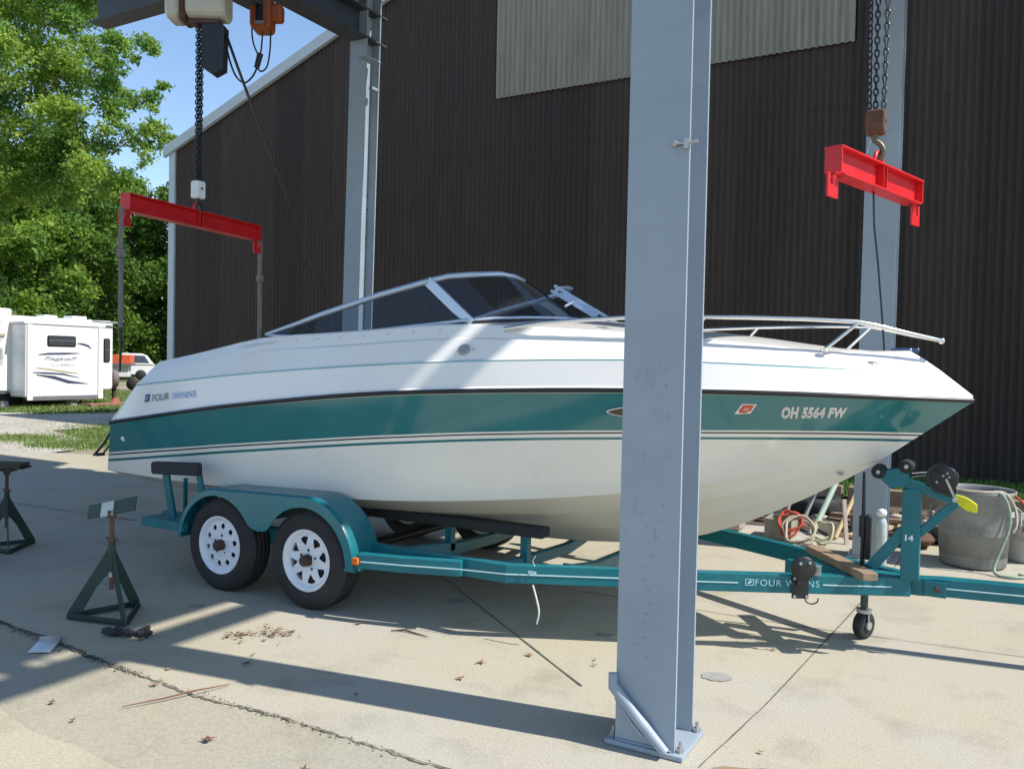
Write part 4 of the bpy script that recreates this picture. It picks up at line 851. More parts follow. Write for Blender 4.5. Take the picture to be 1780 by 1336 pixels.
b = MB(); b.lathe([(0, .004), (.064, .004), (.068, 0), (.064, -.004)], (-.168, yp-.058, 1.005), (0, -1, 0), 24); b.cyl((-.185, yp-.045, 1.0), (-.185, yp+.045, 1.0), .035, n=16); b.build('gear_drum', BLKM, wn_)
b = MB(); b.beam((-.16, yp-.075, 1.005), (-.115, yp-.078, .905), .012, .004, up=(0, 1, 0)); b.cyl((-.115, yp-.08, .905), (-.115, yp-.13, .905), .012, n=10); b.build('crank_handle', GALV, wn_)
for x, z in ((-.16, 1.0), (-.175, 1.02), (-.145, 1.015), (-.155, 1.035), (-.12, .91), (-.205, .985)):
    b = MB(); b.cyl((x, yp-.055, z), (x, yp-.066, z), .006, n=6); b.build('rivet', GALV, wn_)
b = MB(); b.beam((-.33, yp, 1.015), (-.20, yp, 1.035), .03, .004); b.beam((-.33, yp, .995), (-.22, yp, 1.02), .03, .004); b.build('winch_strap', M('grey_strap', (.35, .35, .34), .8), wn_)
for k, (u0, ch) in enumerate(((-.355, '1'), (-.335, '4'))): pass
text_fit('number', '14', lambda u_, v_, w_: V((-.352+.042*u_, yp-.0385-w_, .648+.033*v_)), WHITEP, wp, size=1, bold=.03)
# white block on the frame, tie and drain hose, light box
b = MB(); b.box((-2.18, 4.125, .40), (.05, .004, .018)); 
b.build('strap_tag', PINW, tl)
b = MB(); b.tube(smooth([(-2.16, 4.10, .34), (-2.13, 4.09, .27), (-2.11, 4.085, .20), (-2.125, 4.09, .13)], 4), .0055, 6); b.tube([(-2.16, 4.12, .44), (-2.17, 4.11, .47), (-2.155, 4.115, .50)], .003, 5); b.build('tie_cord', M('white_cord', (.55, .56, .54), .8), tl)
# swivel jack bracket on the near rail
jb = bpy.data.objects.new('jack_bracket', None); sc.collection.objects.link(jb); jb.parent = tl; OFF[jb.name] = OFF[tl.name]; jb.empty_display_size = .1
rd = (V((-.33, 5.10, 0))-V((-1.32, 4.58, 0))).normalized(); rn = V((rd.y, -rd.x, 0)); jc = V((-.86, 4.82, .385))+rn*.036
def jp(u_, v_, z_): return jc+rd*u_+rn*v_+V((0, 0, z_))
b = MB(); b.prism([jp(-.055, 0, -.075), jp(.035, 0, -.075), jp(.035, 0, .05), jp(-.055, 0, .05)], rn*.008)
b.build('mount_plate', BLKM, jb)
b = MB(); b.lathe([(0, .032), (.062, .032), (.068, .026), (.068, .01), (0, .008)], jp(.0, 0, .095), rn, 28); b.beam(jp(-.01, .02, .09), jp(-.01, .02, 0), .05, .02, up=rn); b.build('swivel_disc', BLKM, jb)
for u_, z_ in ((-.043, -.062), (.023, -.062), (-.043, .038), (.023, .038), (-.02, .125), (.03, .13)):
    b = MB(); b.cyl(jp(u_, .006, z_), jp(u_, .038 if z_ > .1 else .018, z_), .0085, n=8); b.build('bolt', GALV, jb)
b = MB(); b.tube([jp(.05+.035*math.cos(t_), .02, -.075+.024*math.sin(t_)) for t_ in [math.pi*.9+k*math.pi*1.2/10 for k in range(11)]], .004, 6); b.build('pull_ring', BLKM, jb)
b = MB(); b.box(jp(.085, -.03, .075), (.05, .05, .05)); b.build('lug_block', GALV, jb)
# lettering on the rail
def onrail(x0, x1, z0, z1, out=.0345):
    def fn(u_, v_, w_):
        a = V((x0+(x1-x0)*u_, 0, 0)); a.y = 4.58+(a.x+1.32)*(5.10-4.58)/(-.33+1.32); return V((a.x, a.y, z0+(z1-z0)*v_))+rn*(out+w_)
    return fn
LET = M('pale_rail_lettering', (.35, .62, .68), .4)
text_fit('rail_lettering', 'FOUR WINNS', onrail(-1.085, -.775, .372, .408), LET, tl, size=1, bold=-.004, spacing=1.12)
b = MB(); f_ = onrail(-1.135, -1.092, .372, .409, .035)
for (u0, v0, u1, v1) in ((0, 0, 1, .12), (0, .88, 1, 1), (0, .12, .1, .88), (.9, .12, 1, .88)): b.add([f_(u0, v0, 0), f_(u1, v0, 0), f_(u1, v1, 0), f_(u0, v1, 0)], [(0, 1, 2, 3)])
b.add([f_(.2, .25, 0), f_(.55, .25, 0), f_(.85, .75, 0), f_(.45, .75, 0)], [(0, 1, 2, 3)]); b.build('rail_emblem', LET, tl)
# tongue jack with its caster
jk = bpy.data.objects.new('tongue_jack', None); sc.collection.objects.link(jk); jk.parent = tl; OFF[jk.name] = OFF[tl.name]; jk.empty_display_size = .1
jx, jy = -.575, 5.28
b = MB(); b.cyl((jx, jy, .16), (jx, jy, .36), .022, n=14); b.build('inner_tube', M('dark_green_tube', (.03, .07, .06), .4), jk)
b = MB(); b.rbox((jx+.01, jy, .60), (.035, .045, .26), .015, axis=1); b.box((jx-.025, jy, .66), (.03, .04, .12)); b.build('jack_body', BLKM, jk)
b = MB(); b.tube([(jx-.018, jy, .42), (jx-.018, jy, .70), (jx-.022, jy, .98)], [.014, .012, .008], 8); b.build('jack_rod', BLKM, jk)
b = MB(); b.cyl((jx, jy, .155), (jx, jy, .175), .045, n=14); b.box((jx-.028, jy, .12), (.006, .05, .09)); b.box((jx+.028, jy, .12), (.006, .05, .09)); b.build('caster_fork', GALV, jk)
b = MB(); b.lathe([(.022, -.022), (.058, -.026), (.075, -.024), (.081, -.014), (.081, .014), (.075, .024), (.058, .026), (.022, .022)], (jx, jy, .0815), (1, -.5, 0), 24); b.build('caster_tyre', RUBBER, jk)
b = MB(); b.cyl((jx-.036, jy+.018, .0815), (jx+.036, jy-.018, .0815), .024, n=12); b.build('caster_hub', GALV, jk)
# timber lying across the tongue
wb = MB(); wb.beam((-.90, 5.42, .465), (-.50, 4.84, .465), .085, .042); setp(wb.build('timber_block', WOOD, base=(-.7, 5.1, .44), bevel=.004), 'weathered timber block lying across the trailer tongue', 'timber')
# ---------------------------------------------------------------- jack stands
def stand(c, ang, head_ang, label, tilt, pitch=0.0, hw=.12):
    r = thing('jack_stand', label, 'jack stand', (c[0], c[1], 0), 'green tripod boat stands on the slab')
    rot = Matrix.Rotation(ang, 3, 'Z'); rad = .235; A = V((c[0], c[1], 0))
    feet = [A+rot @ V((rad*math.cos(t_), rad*math.sin(t_), 0)) for t_ in (R_(90), R_(210), R_(330))]
    ap = A+V((0, 0, .44))
    for f in feet:
        d_ = (f-A).normalized(); b = MB(); n_ = d_.cross(V((0, 0, 1)))
        q = [ap+d_*.012+V((0, 0, -.0)), ap+d_*.035+V((0, 0, -.05)), A+d_*.235+V((0, 0, .05)), f+d_*.012+V((0, 0, .008)), f-d_*.055+V((0, 0, .008)), A+d_*.140+V((0, 0, .075)), A+d_*.085+V((0, 0, .18)), A+d_*.035+V((0, 0, .245)), A+d_*.010+V((0, 0, .26))]
        b.prism([p_-n_*.004 for p_ in q], n_*.008); b.build('leg', STAND, r)
    b = MB()
    for i in range(3):
        p_, q_ = feet[i], feet[(i+1) % 3]; b.beam(p_+V((0, 0, .012)), q_+V((0, 0, .012)), .035, .005); b.beam(p_+V((0, 0, .024)), q_+V((0, 0, .024)), .005, .03)
    b.build('base_frame', STAND, r)
    b = MB(); b.cyl(ap-V((0, 0, .16)), ap+V((0, 0, .02)), .021, n=12); b.build('sleeve', STAND, r)
    b = MB(); b.cyl(A+V((0, 0, .17)), A+V((0, 0, .64)), .0135, n=12); b.build('screw', RUST, r)
    b = MB(); b.cyl(A+V((0, 0, .462)), A+V((0, 0, .482)), .024, n=6, smooth=False); b.tube([A+V((-.055, .0, .474)), A+V((.055, 0, .474))], .007, 6); b.build('handle_nut', RUST, r)
    hr = Matrix.Rotation(head_ang, 3, 'Z') @ Matrix.Rotation(pitch, 3, 'Y') @ Matrix.Rotation(tilt, 3, 'X')
    b = MB(); b.cyl(A+V((0, 0, .60)), A+V((0, 0, .645)), .026, n=10); b.build('swivel', RUST, r)
    hc_ = A+V((0, 0, .66))
    b = MB(); b.box(hc_, (.35, hw, .010), hr); b.build('head_plate', STAND, r, bevel=.002)
    return r, hc_, hr
s1, hc1, hr1 = stand((-4.527, 3.163), R_(14), R_(14), 'dark green jack stand with a white tag on its tilted head', R_(66), R_(-13), .085)
b = MB(); b.box(hc1+hr1 @ V((-.03, .0, .0065)), (.09, .082, .002), hr1); b.box(hc1+hr1 @ V((-.03, -.044, .0)), (.09, .004, .011), hr1); b.build('tag', M('pale_tag', (.45, .50, .47), .6), s1)
b = MB(); b.cyl((-4.527, 3.163, .275), (-4.527, 3.163, .245), .02, n=8); b.build('stop_collar', GALV, s1)
s2, hc2, hr2 = stand((-6.82, 3.83), R_(4), R_(25), 'dark green jack stand with a flat head at the left edge', R_(4))
b = MB(); b.box(hc2+V((0, 0, .02)), (.30, .13, .03), hr2); b.box(hc2+V((-.05, .0, -.015)), (.04, .10, .03), hr2); b.box(hc2+V((.07, .0, -.015)), (.03, .10, .03), hr2); b.build('pad', BLKM, s2)
# small things lying on the slab
b = MB(); rr_g = random.Random(4)
for k in range(16): f = k/15; b.sphere((-4.245+.19*f+rr_g.gauss(0, .008), 2.925+.125*f+rr_g.gauss(0, .012), .018+rr_g.uniform(0, .022)*math.sin(math.pi*min(1, f+.2))), rr_g.uniform(.018, .034), 5, 0, (1.5, .8, .6), .28)
b.tube(smooth([(-4.1, 3.03, .03), (-4.06, 3.07, .05), (-4.03, 3.04, .03), (-4.01, 3.02, .01)], 4), .009, 6)
setp(b.build('crumpled_rag', M('charcoal_rag', (.035, .035, .04), .95, var=.4, scale=30, bump=.6), base=(-4.15, 2.98, 0)), 'charcoal crumpled rag lying in front of the tagged jack stand', 'rag')
b = MB(); b.grid([[(-4.31, 2.53, .012), (-4.21, 2.59, .016)], [(-4.39, 2.64, .03), (-4.29, 2.69, .028)], [(-4.50, 2.71, .012), (-4.42, 2.79, .013)]]); pl_ = b.build('plastic_sheet', M('milky_plastic', (.46, .49, .53), .35), base=(-4.35, 2.66, .01), solid=.0015); setp(pl_, 'milky scrap of plastic sheet lying over the crack on the slab', 'plastic scrap')
b = MB(); b.tube([(-3.28, 2.345, .02), (-3.20, 2.50, .022), (-3.15, 2.62, .026), (-3.10, 2.79, .012)], [.002, .004, .0045, .002], 6); setp(b.build('twig', M('twig_bark', (.16, .085, .05), .9), base=(-3.2, 2.5, 0)), 'thin brown twig lying across the crack in the concrete', 'twig')
b = MB(); b.tube([(-2.96, 3.86, .007), (-2.9, 3.90, .012), (-2.82, 3.90, .007), (-2.72, 3.89, .006)], [.003, .006, .005, .002], 6); b.tube([(-2.93, 3.88, .01), (-2.87, 3.96, .01)], .003, 5); setp(b.build('twig', M('dark_twig', (.05, .045, .03), .9), base=(-2.85, 3.9, 0)), 'short dark twig at the edge of the boat shadow', 'twig')
LF = [M('brown_leaf_a', (.17, .080, .045), .85), M('brown_leaf_b', (.27, .155, .09), .85), M('brown_leaf_c', (.085, .05, .035), .9)]
def leafm(b, c, r, rnd):
    a = rnd.uniform(0, 6.28); cx_ = V(c); n = 10; P_ = []
    for k in range(n):
        q = a+2*math.pi*k/n; rr_ = r*(1.0 if k % 2 == 0 else .5)*rnd.uniform(.35, 1.35); P_.append(cx_+V((rr_*math.cos(q), rr_*math.sin(q), rnd.uniform(0, r*.55) if k % 2 == 0 else .002)))
    b.add([cx_+V((0, 0, .003))]+P_, [(0, 1+k, 1+(k+1) % n) for k in range(n)], rnd.randrange(3))
rl = random.Random(5)
b = MB()
for i in range(95):
    if i < 45: c = (rl.gauss(-3.47, .045), rl.gauss(3.48, .035))
    elif i < 70: c = (rl.gauss(-3.62, .03), rl.gauss(3.33, .04))
    else: c = (rl.gauss(-3.55, .09), rl.gauss(3.42, .08))
    leafm(b, (*c, rl.uniform(.004, .016)), rl.uniform(.008, .019), rl)
setp(b.build('leaf_litter', LF), 'small pile of crumpled brown leaves on the sunny concrete', 'leaves', kind='stuff')
SP = [(-3.20, 3.86, 'dry brown leaf at the front edge of the boat shadow near the front wheel'), (-3.25, 3.04, 'dark curled leaf in the near edge of the long column shadow'), (-2.51, 3.02, 'pale brown leaf lying in the middle of the long column shadow'),
 (-3.52, 2.77, 'dark brown leaf between the crack and the long column shadow, left half'), (-3.32, 3.15, 'brown leaf on sunny concrete just above the long column shadow'), (-2.25, 3.71, 'small brown leaf left of the diagonal joint line'),
 (-1.76, 4.07, 'reddish leaf just left of the foreground column, upper of two'), (-1.73, 3.99, 'reddish leaf just left of the foreground column, lower of two'), (-3.39, 2.60, 'brown leaf on the near side of the crack, left of the twig'),
 (-2.71, 2.33, 'dark star-shaped leaf near the bottom edge, left of centre'), (-3.59, 2.22, 'small tan leaf on the near slab at far left'), (-3.34, 2.16, 'tiny dark leaf near the brown slab edge at lower left'),
 (-2.09, 3.94, 'dry leaf touching the diagonal joint line'), (-.98, 4.76, 'orange brown leaf right of the foreground column below the trailer rail'), (-2.22, 3.46, 'brown leaf lying alone in the sun in front of the column shadow'),
 (-4.02, 2.99, 'reddish leaf beside the charcoal rag'), (-2.2, 2.35, 'brown leaf at the bottom edge near the centre'), (-.75, 3.45, 'small orange leaf right of the column base plate')]
for x, y, lab in SP:
    b = MB(); leafm(b, (x, y, .008 if y > 2.66 else .016), rl.uniform(.018, .032), rl); setp(b.build('fallen_leaf', LF, base=(x, y, 0)), lab, 'leaf', 'dry leaves scattered over the slab')
# ---------------------------------------------------------------- clutter behind the bow
r = thing('trash_can', 'big worn grey plastic trash can behind the winch post', 'trash can', (-.05, 7.95, 0))
b = MB(); b.lathe([(0, .01), (.235, .01), (.245, .03), (.262, .35), (.272, .50), (.28, .505), (.285, .58), (.297, .60), (.302, .625), (.295, .63), (.285, .62), (.272, .58), (.25, .10), (0, .08)], (-.04, 7.82, 0), (0, 0, 1), 40); b.build('body', GREYP, r)
for a in (R_(205), R_(-10)):
    c = V((-.04+.285*math.cos(a), 7.82+.285*math.sin(a), .50)); t_ = V((-math.sin(a), math.cos(a), 0)); o = V((math.cos(a), math.sin(a), 0))
    b = MB(); b.tube([c-t_*.06, c-t_*.06+o*.035-V((0, 0, .03)), c-t_*.05+o*.04-V((0, 0, .14)), c+t_*.05+o*.04-V((0, 0, .14)), c+t_*.06+o*.035-V((0, 0, .03)), c+t_*.06], .012, 6); b.build('handle', GREYP, r)
def rope(name, pts, rad, mat_, label, base, jit=.0):
    b = MB(); P_ = [V(p_) for p_ in pts]; Q = []
    for i in range(len(P_)-1):
        p0, p1, p2, p3 = P_[max(i-1, 0)], P_[i], P_[i+1], P_[min(i+2, len(P_)-1)]
        for k in range(6):
            t_ = k/6; Q.append(.5*((2*p1)+(-p0+p2)*t_+(2*p0-5*p1+4*p2-p3)*t_*t_+(-p0+3*p1-3*p2+p3)*t_**3))
    Q.append(P_[-1]); b.tube(Q, rad, 7); return setp(b.build(name, mat_, base=base), label, 'rope')
rope('rope', [(-.25, 7.62, .64), (-.1, 7.535, .638), (.05, 7.545, .637), (.17, 7.62, .63), (.24, 7.66, .52), (.255, 7.62, .40), (.23, 7.60, .33)], .012, ROPE, 'cream rope draped over the rim of the grey trash can', (0, 7.6, .3))
rope('rope', [(.10, 7.60, .64), (.17, 7.56, .60), (.21, 7.56, .42), (.16, 7.54, .22), (.11, 7.50, .06), (.14, 7.45, .015), (.24, 7.44, .015), (.33, 7.52, .012), (.28, 7.58, .012)], .013, ROPEG, 'grey green rope hanging down the side of the trash can to the slab', (.15, 7.5, 0))
rope('rope', [(.22, 7.72, .62), (.30, 7.70, .55), (.32, 7.68, .42), (.30, 7.66, .33)], .010, ROPER, 'faded red rope hanging between the trash can and the bucket', (.3, 7.7, .3))
r = thing('bucket', 'pale grey plastic bucket beside the trash can at the right edge', 'bucket', (.36, 8.25, 0))
b = MB(); b.lathe([(0, .005), (.155, .005), (.16, .02), (.182, .26), (.19, .27), (.19, .30), (.182, .302), (.192, .33), (.196, .375), (.188, .38), (.182, .37), (.155, .06), (0, .05)], (.36, 8.25, 0), (0, 0, 1), 32); b.build('body', BUCK, r)
b = MB(); b.tube([V((.36+.195*math.cos(a), 8.25+.195*math.sin(a), .34-.14*max(0, math.sin(-a)))) for a in [math.pi+k*math.pi/12 for k in range(13)]], .004, 6); b.build('bail_handle', GALV, r)
# strap pad on the winch arm
r = thing('yellow_strap', 'bright yellow folded strap hanging from the winch handle', 'strap', (-.05, 5.0, .88))
b = MB(); 
for k in range(7): b.tube(smooth([(-.115, 4.985+.004*k, .925-.004*k), (-.065, 4.98+.004*k, .915-.010*k), (-.012, 4.985+.003*k, .880-.006*k)], 5), [.003]+[.006]*9+[.003], 6)
b.build('folded_webbing', YEL, r)
# low timber edging (two lengths) with posts
for (xa, xb, lab) in ((-8.9, -1.45, 'long weathered landscape timber edging the bed behind the boat'), (-1.38, -.42, 'short weathered timber edging between the column and the trash can'), (-.38, 5.5, 'weathered timber edging behind the trash can and the bucket')):
    b = MB(); b.box(((xa+xb)/2, 10.72, .10), (xb-xa, .14, .17)); setp(b.build('timber_edging', WOOD, base=((xa+xb)/2, 10.72, 0), bevel=.008), lab, 'timber')
b = MB(); b.beam((-.22, 9.9, .02), (-.24, 9.9, .52), .07, .07); setp(b.build('rusty_post', RUST, base=(-.22, 9.9, 0)), 'short rusty post standing just left of the trash can', 'post')
# wooden boxes of gear behind the tongue
def crate(c, d, label, mat_=WOOD):
    r = thing('wooden_crate', label, 'crate', (c[0], c[1], 0))
    for sx in (-1, 1):
        b = MB(); b.box((c[0]+sx*(d[0]/2-.01), c[1], d[2]/2), (.02, d[1], d[2])); b.build('side_board', mat_, r)
        b = MB(); b.box((c[0], c[1]+sx*(d[1]/2-.01), d[2]/2-.002), (d[0]-.044, .02, d[2]-.006)); b.build('side_board', mat_, r)
    b = MB(); b.box((c[0], c[1], .012), (d[0]-.05, d[1]-.05, .015)); b.build('bottom', mat_, r); return r
crate((-1.62, 8.05), (.24, .30, .19), 'small weathered crate behind the near arm of the trailer tongue', M('grey_green_box_board', (.28, .29, .22), .85, var=.2))
rr3 = random.Random(9)
def coil(c, R0, n, rad, mat_, label, tilt=0.2, h=.05):
    P_ = []
    for k in range(n*9):
        a = 2*math.pi*k/9; q = R0*(1+rr3.uniform(-.22, .22)); P_.append((c[0]+q*math.cos(a), c[1]+q*math.sin(a)*.8, c[2]+h*k/(n*9)+rr3.uniform(0, .02)+tilt*q*math.sin(a)))
    return rope('coiled_line', P_, rad, mat_, label, (c[0], c[1], 0))
coil((-1.50, 7.85, .15), .10, 3, .012, ROPER, 'red hose coiled on the crate behind the trailer tongue', .9, .04)
coil((-1.42, 7.80, .10), .13, 3, .012, ROPE, 'cream rope coiled beside the red hose behind the trailer', .8, .05)
coil((-1.22, 7.82, .09), .085, 3, .011, M('pale_yellow_rope', (.55, .52, .36), .9, bump=.5), 'pale yellow rope coil right of the red hose', 1.0, .06)
b = MB(); b.rbox((-2.15, 8.15, .09), (.30, .22, .16), .03); setp(b.build('pale_container', M('pinkish_container', (.38, .31, .29), .6), base=(-2.15, 8.15, 0)), 'pale pinkish container lying behind the far trailer arm', 'container')
GRN = M('pale_green_pvc', (.34, .44, .36), .5, dirt=(.2, .2, .15)); 
for k, (a_, c_, rd_, m_, lab) in enumerate((((-1.55, 8.7, .02), (-1.35, 9.3, .78), .022, GREYP, 'grey pipe leaning at the back of the clutter left of the column'), ((-1.38, 8.3, .02), (-1.17, 8.95, .70), .028, GRN, 'pale green pipe leaning in the clutter behind the red hose'), ((-1.16, 8.2, .02), (-.96, 8.9, .66), .020, WOODN, 'yellow stick leaning beside the pale green pipe'),
    ((-1.75, 8.9, .02), (-1.66, 9.4, .80), .02, GREYP, 'dark grey pipe leaning leftmost in the clutter behind the trailer'), ((-.98, 8.5, .30), (-1.08, 8.9, .84), .014, ROPE, 'thin cream pole standing rightmost in the clutter'))):
    b = MB(); b.cyl(a_, c_, rd_, n=10); setp(b.build('leaning_pole', m_, base=a_), lab, 'pole')
b = MB(); b.beam((-1.04, 8.05, 0), (-1.08, 8.1, .40), .035, .02); setp(b.build('upright_board', M('bleached_board', (.48, .40, .34), .8), base=(-1.04, 8.05, 0)), 'bleached board standing upright left of the rear column', 'board')
b = MB(); b.beam((-1.0, 8.3, .03), (-.75, 9.2, .05), .16, .03); b2_ = setp(b.build('plywood_scrap', WOODN, base=(-.9, 8.7, 0)), 'yellowish plywood scrap lying left of the rear column', 'plywood')
b = MB(); b.beam((-1.35, 9.3, .06), (-.62, 9.0, .10), .09, .04); setp(b.build('plank', WOOD, base=(-1.0, 9.2, 0)), 'grey plank lying across the dirt left of the rear column', 'plank')
r = thing('trailer_tyre_pile', 'black tyre lying flat in the shade behind the clutter', 'tyre', (-1.6, 9.7, 0))
b = MB(); b.lathe([(.16, .02), (.27, .0), (.30, .05), (.30, .14), (.27, .19), (.16, .17), (.155, .10), (.16, .02)], (-1.6, 9.65, 0), (0, 0, 1), 28); b.build('tyre', RUBBER, r)
b = MB(); b.rbox((-.93, 8.75, .20), (.15, .15, .07), .03); setp(b.build('white_cap', WHITEP, base=(-.93, 8.75, .1)), 'white plastic lid lying on the clutter left of the rear column', 'lid')
b = MB(); b.rbox((-1.0, 8.95, .085), (.24, .22, .16), .04); b_ = setp(b.build('dusty_box', M('dusty_pink_box', (.30, .23, .21), .7), base=(-1.0, 8.95, 0)), 'dusty brownish box under the white lid', 'box')
for k, (x, y, mm, lab) in enumerate(((-.36, 8.6, BLKM, 'black scrap metal lying between the winch post and the trash can'), (-.52, 8.3, RUST, 'rusty scrap lying behind the teal winch post'), (-1.9, 9.0, DARK, 'dark bundle lying under the boat keel at the back'))):
    b = MB(); b.sphere((x, y, .07), .14, 8, 0, (1.3, .9, .5), .22); setp(b.build('scrap_heap', mm, base=(x, y, 0)), lab, 'scrap')
r = thing('plastic_jug', 'white bottle behind the black tongue jack', 'bottle', (-.62, 7.25, 0))
b = MB(); b.lathe([(0, .0), (.04, .0), (.045, .02), (.045, .34), (.035, .38), (.018, .40), (.018, .42), (0, .42)], (-.685, 7.3, 0), (0, 0, 1), 18); b.build('body', M('hazy_grey_bottle', (.40, .46, .44), .4), r)
b = MB(); b.lathe([(.0, 0), (.035, 0), (.04, .03), (.03, .05), (0, .06)], (-.685, 7.3, .41), (0, 0, 1), 18); b.build('white_top', WHITEP, r)
rd5 = random.Random(15)
b = MB()
for i in range(150):
    x, y = rd5.uniform(-2.6, .2), rd5.uniform(8.6, 10.5); s_ = rd5.uniform(.015, .06)
    b.sphere((x, y, s_*.3), s_, 3, rd5.randrange(4), (rd5.uniform(.6, 2.2), 1, .5), .3)
setp(b.build('yard_debris', [WOOD, RUST, DARK, M('pale_chips', (.45, .38, .30), .9)]), 'chips of wood, rust and litter strewn behind the trailer', 'debris', kind='stuff')

# ---------------------------------------------------------------- camper
WH = M('white_camper_skin', (.80, .80, .80), .3, var=.02, coat=.3); GSK = M('grey_skirt', (.16, .16, .18), .5)
cam_o = V((-25.0, 15.8, 0))
rv = thing('camper', 'white travel trailer with a slide-out parked on the grass at left', 'camper', cam_o)
def rb(c, d, bev, mat_, name, par=rv, axis=0): b = MB(); b.rbox(c, d, bev, None, 0, axis); return b.build(name, mat_, par)
rb((-26.9, 14.1, 1.58), (2.4, 7.7, 2.32), .12, WH, 'body')
rb((-25.35, 15.80, 1.38), (.80, 2.52, 2.22), .05, WH, 'slide_out')
rb((-25.35, 15.80, 2.52), (.86, 2.66, .07), .02, WH, 'slide_roof')
rb((-26.9, 14.05, .42), (2.3, 7.2, .14), .05, GSK, 'chassis')
rb((-25.0, 15.8, .235), (.12, 2.3, .14), .03, GSK, 'skirt')
for y in (14.66, 16.96): rb((-24.93, y, 1.32), (.05, .17, 2.28), .02, WH, 'corner_flange')
def win(x, y, z, wy, wz, name='window'):
    o = rb((x, y, z), (.05, wy, wz), .06, BLACK, name); rb((x+.028, y, z), (.012, wy-.08, wz-.07), .04, GLASSD, 'pane', o); b = MB(); b.box((x+.036, y, z+.02), (.006, wy-.1, .02)); b.build('sash_bar', GSK, o)
win(-24.955, 15.66, 1.99, .93, .34); 
for (y, z, wy, wz) in ((17.70, 1.75, .24, .80),): win(-25.70, y, z, wy, wz)
b = MB(); b.tube([(-25.58, 17.1, 2.70), (-25.58, 18.0, 2.68)], .035, 6); b.build('awning_rail', GALV, rv)
rb((-26.4, 14.3, 2.84), (1.0, .75, .22), .08, WH, 'air_conditioner'); rb((-26.2, 15.95, 2.79), (.4, .45, .08), .03, WH, 'roof_vent'); rb((-26.2, 16.9, 2.80), (.5, .5, .10), .04, WH, 'roof_vent')
rb((-25.67, 14.2, 2.13), (.03, .28, .09), .03, M('beige_badge', (.40, .34, .25), .5), 'badge')
for y in (14.0, 16.15):
    w_ = bpy.data.objects.new('support', None); sc.collection.objects.link(w_); w_.parent = rv; OFF[w_.name] = OFF[rv.name]
    rb((-25.2, y, .04), (.30, .22, .26), .02, M('block_grey', (.30, .28, .26), .9), 'concrete_block', w_)
    rb((-25.4, y, .22), (.12, .10, .24), .02, BLKM, 'jack_leg', w_)
for y in (14.7, 15.5):
    b = MB(); b.lathe([(0, -.1), (.19, -.1), (.33, -.1), (.35, -.05), (.35, .05), (.33, .1), (.19, .1), (0, .1)], (-25.95, y, .29), (1, 0, 0), 24); b.build('wheel', RUBBER, rv)
GOLD = M('tan_swoosh', (.50, .43, .28), .5); NV = M('navy_swoosh', (.05, .06, .13), .5)
def swoosh(pts, wd, mat_):
    b = MB(); P_ = [V((-24.936, y, z)) for y, z in pts]; a1, a2 = [], []
    for i, p_ in enumerate(P_):
        f = i/(len(P_)-1); w2 = wd*math.sin(math.pi*min(1, max(0.02, f)))**.7*.5+.004; d_ = (P_[min(i+1, len(P_)-1)]-P_[max(i-1, 0)]).normalized(); n_ = V((0, -d_.z, d_.y)); a1.append(p_+n_*w2); a2.append(p_-n_*w2)
    b.grid([a1, a2]); b.build('swoosh', mat_, rv)
def px2(u_, v_): return (14.49+(u_-40)*.0186, 2.41-(v_-566)*.01725)      # camper graphics laid out on the slide-out face
swoosh([px2(63, 615), px2(80, 613), px2(110, 612), px2(135, 611)], .05, NV)
swoosh([px2(130, 593), px2(140, 594), px2(150, 597), px2(156, 603)], .05, NV)
swoosh([px2(58, 638), px2(80, 640), px2(110, 645), px2(135, 648)], .035, GOLD)
swoosh([px2(50, 646), px2(75, 647), px2(105, 649), px2(135, 656)], .04, NV)
swoosh([px2(60, 650), px2(90, 655), px2(115, 663), px2(150, 667)], .09, NV)
a0, a1 = px2(73, 626), px2(131, 618)
text_fit('lettering', 'Flagstaff', lambda u_, v_, w_: V((-24.935+w_, a0[0]+(a1[0]-a0[0])*u_, a0[1]+(a1[1]-a0[1])*v_)), M('pale_camper_lettering', (.33, .35, .42), .5), rv, size=1, bold=.015, shear=.3)
a2, a3 = px2(86, 634), px2(127, 629)
text_fit('lettering', 'CLASSIC', lambda u_, v_, w_: V((-24.935+w_, a2[0]+(a3[0]-a2[0])*u_, a2[1]+(a3[1]-a2[1])*v_)), M('faint_camper_lettering', (.52, .53, .55), .5), rv, size=1, shear=.2)
# things by the camper
r = thing('spare_wheel', 'dusty spare tyre standing against the end of the camper', 'tyre', (-25.3, 17.85, .5))
b = MB(); b.lathe([(.15, -.09), (.27, -.10), (.31, -.06), (.31, .06), (.27, .10), (.15, .09), (0, .06)], (-25.95, 18.16, .78), (.35, .94, 0), 28); b.build('tyre', M('dusty_tyre', (.17, .14, .13), .9, var=.2), r)
b = MB(); b.beam((-25.95, 18.16, -.05), (-25.95, 18.16, .5), .10, .10); b.build('stand', BLKM, r)
r = thing('red_jack', 'rusty red tongue jack and chocks beneath the end of the camper', 'jack', (-24.9, 17.5, 0))
b = MB(); b.cyl((-24.9, 17.45, -.05), (-24.9, 17.45, .42), .03, n=8); b.build('screw', RUST, r)
b = MB(); b.prism([(-24.9, 17.25, -.05), (-24.9, 17.65, -.05), (-24.9, 17.50, .2), (-24.9, 17.40, .2)], (.1, 0, 0)); b.build('foot', M('faded_red_paint', (.42, .13, .09), .7), r)
b = MB(); b.box((-24.6, 16.95, .0), (.5, 1.4, .08)); b.build('brick_pad', M('red_brown_pad', (.26, .12, .09), .9), r)
b = MB(); b.beam((-24.7, 17.75, -.02), (-25.9, 20.2, .42), .12, .05); setp(b.build('leaning_plank', WOODN, base=(-24.7, 17.75, 0)), 'long yellow plank sloping up beside the camper', 'plank')
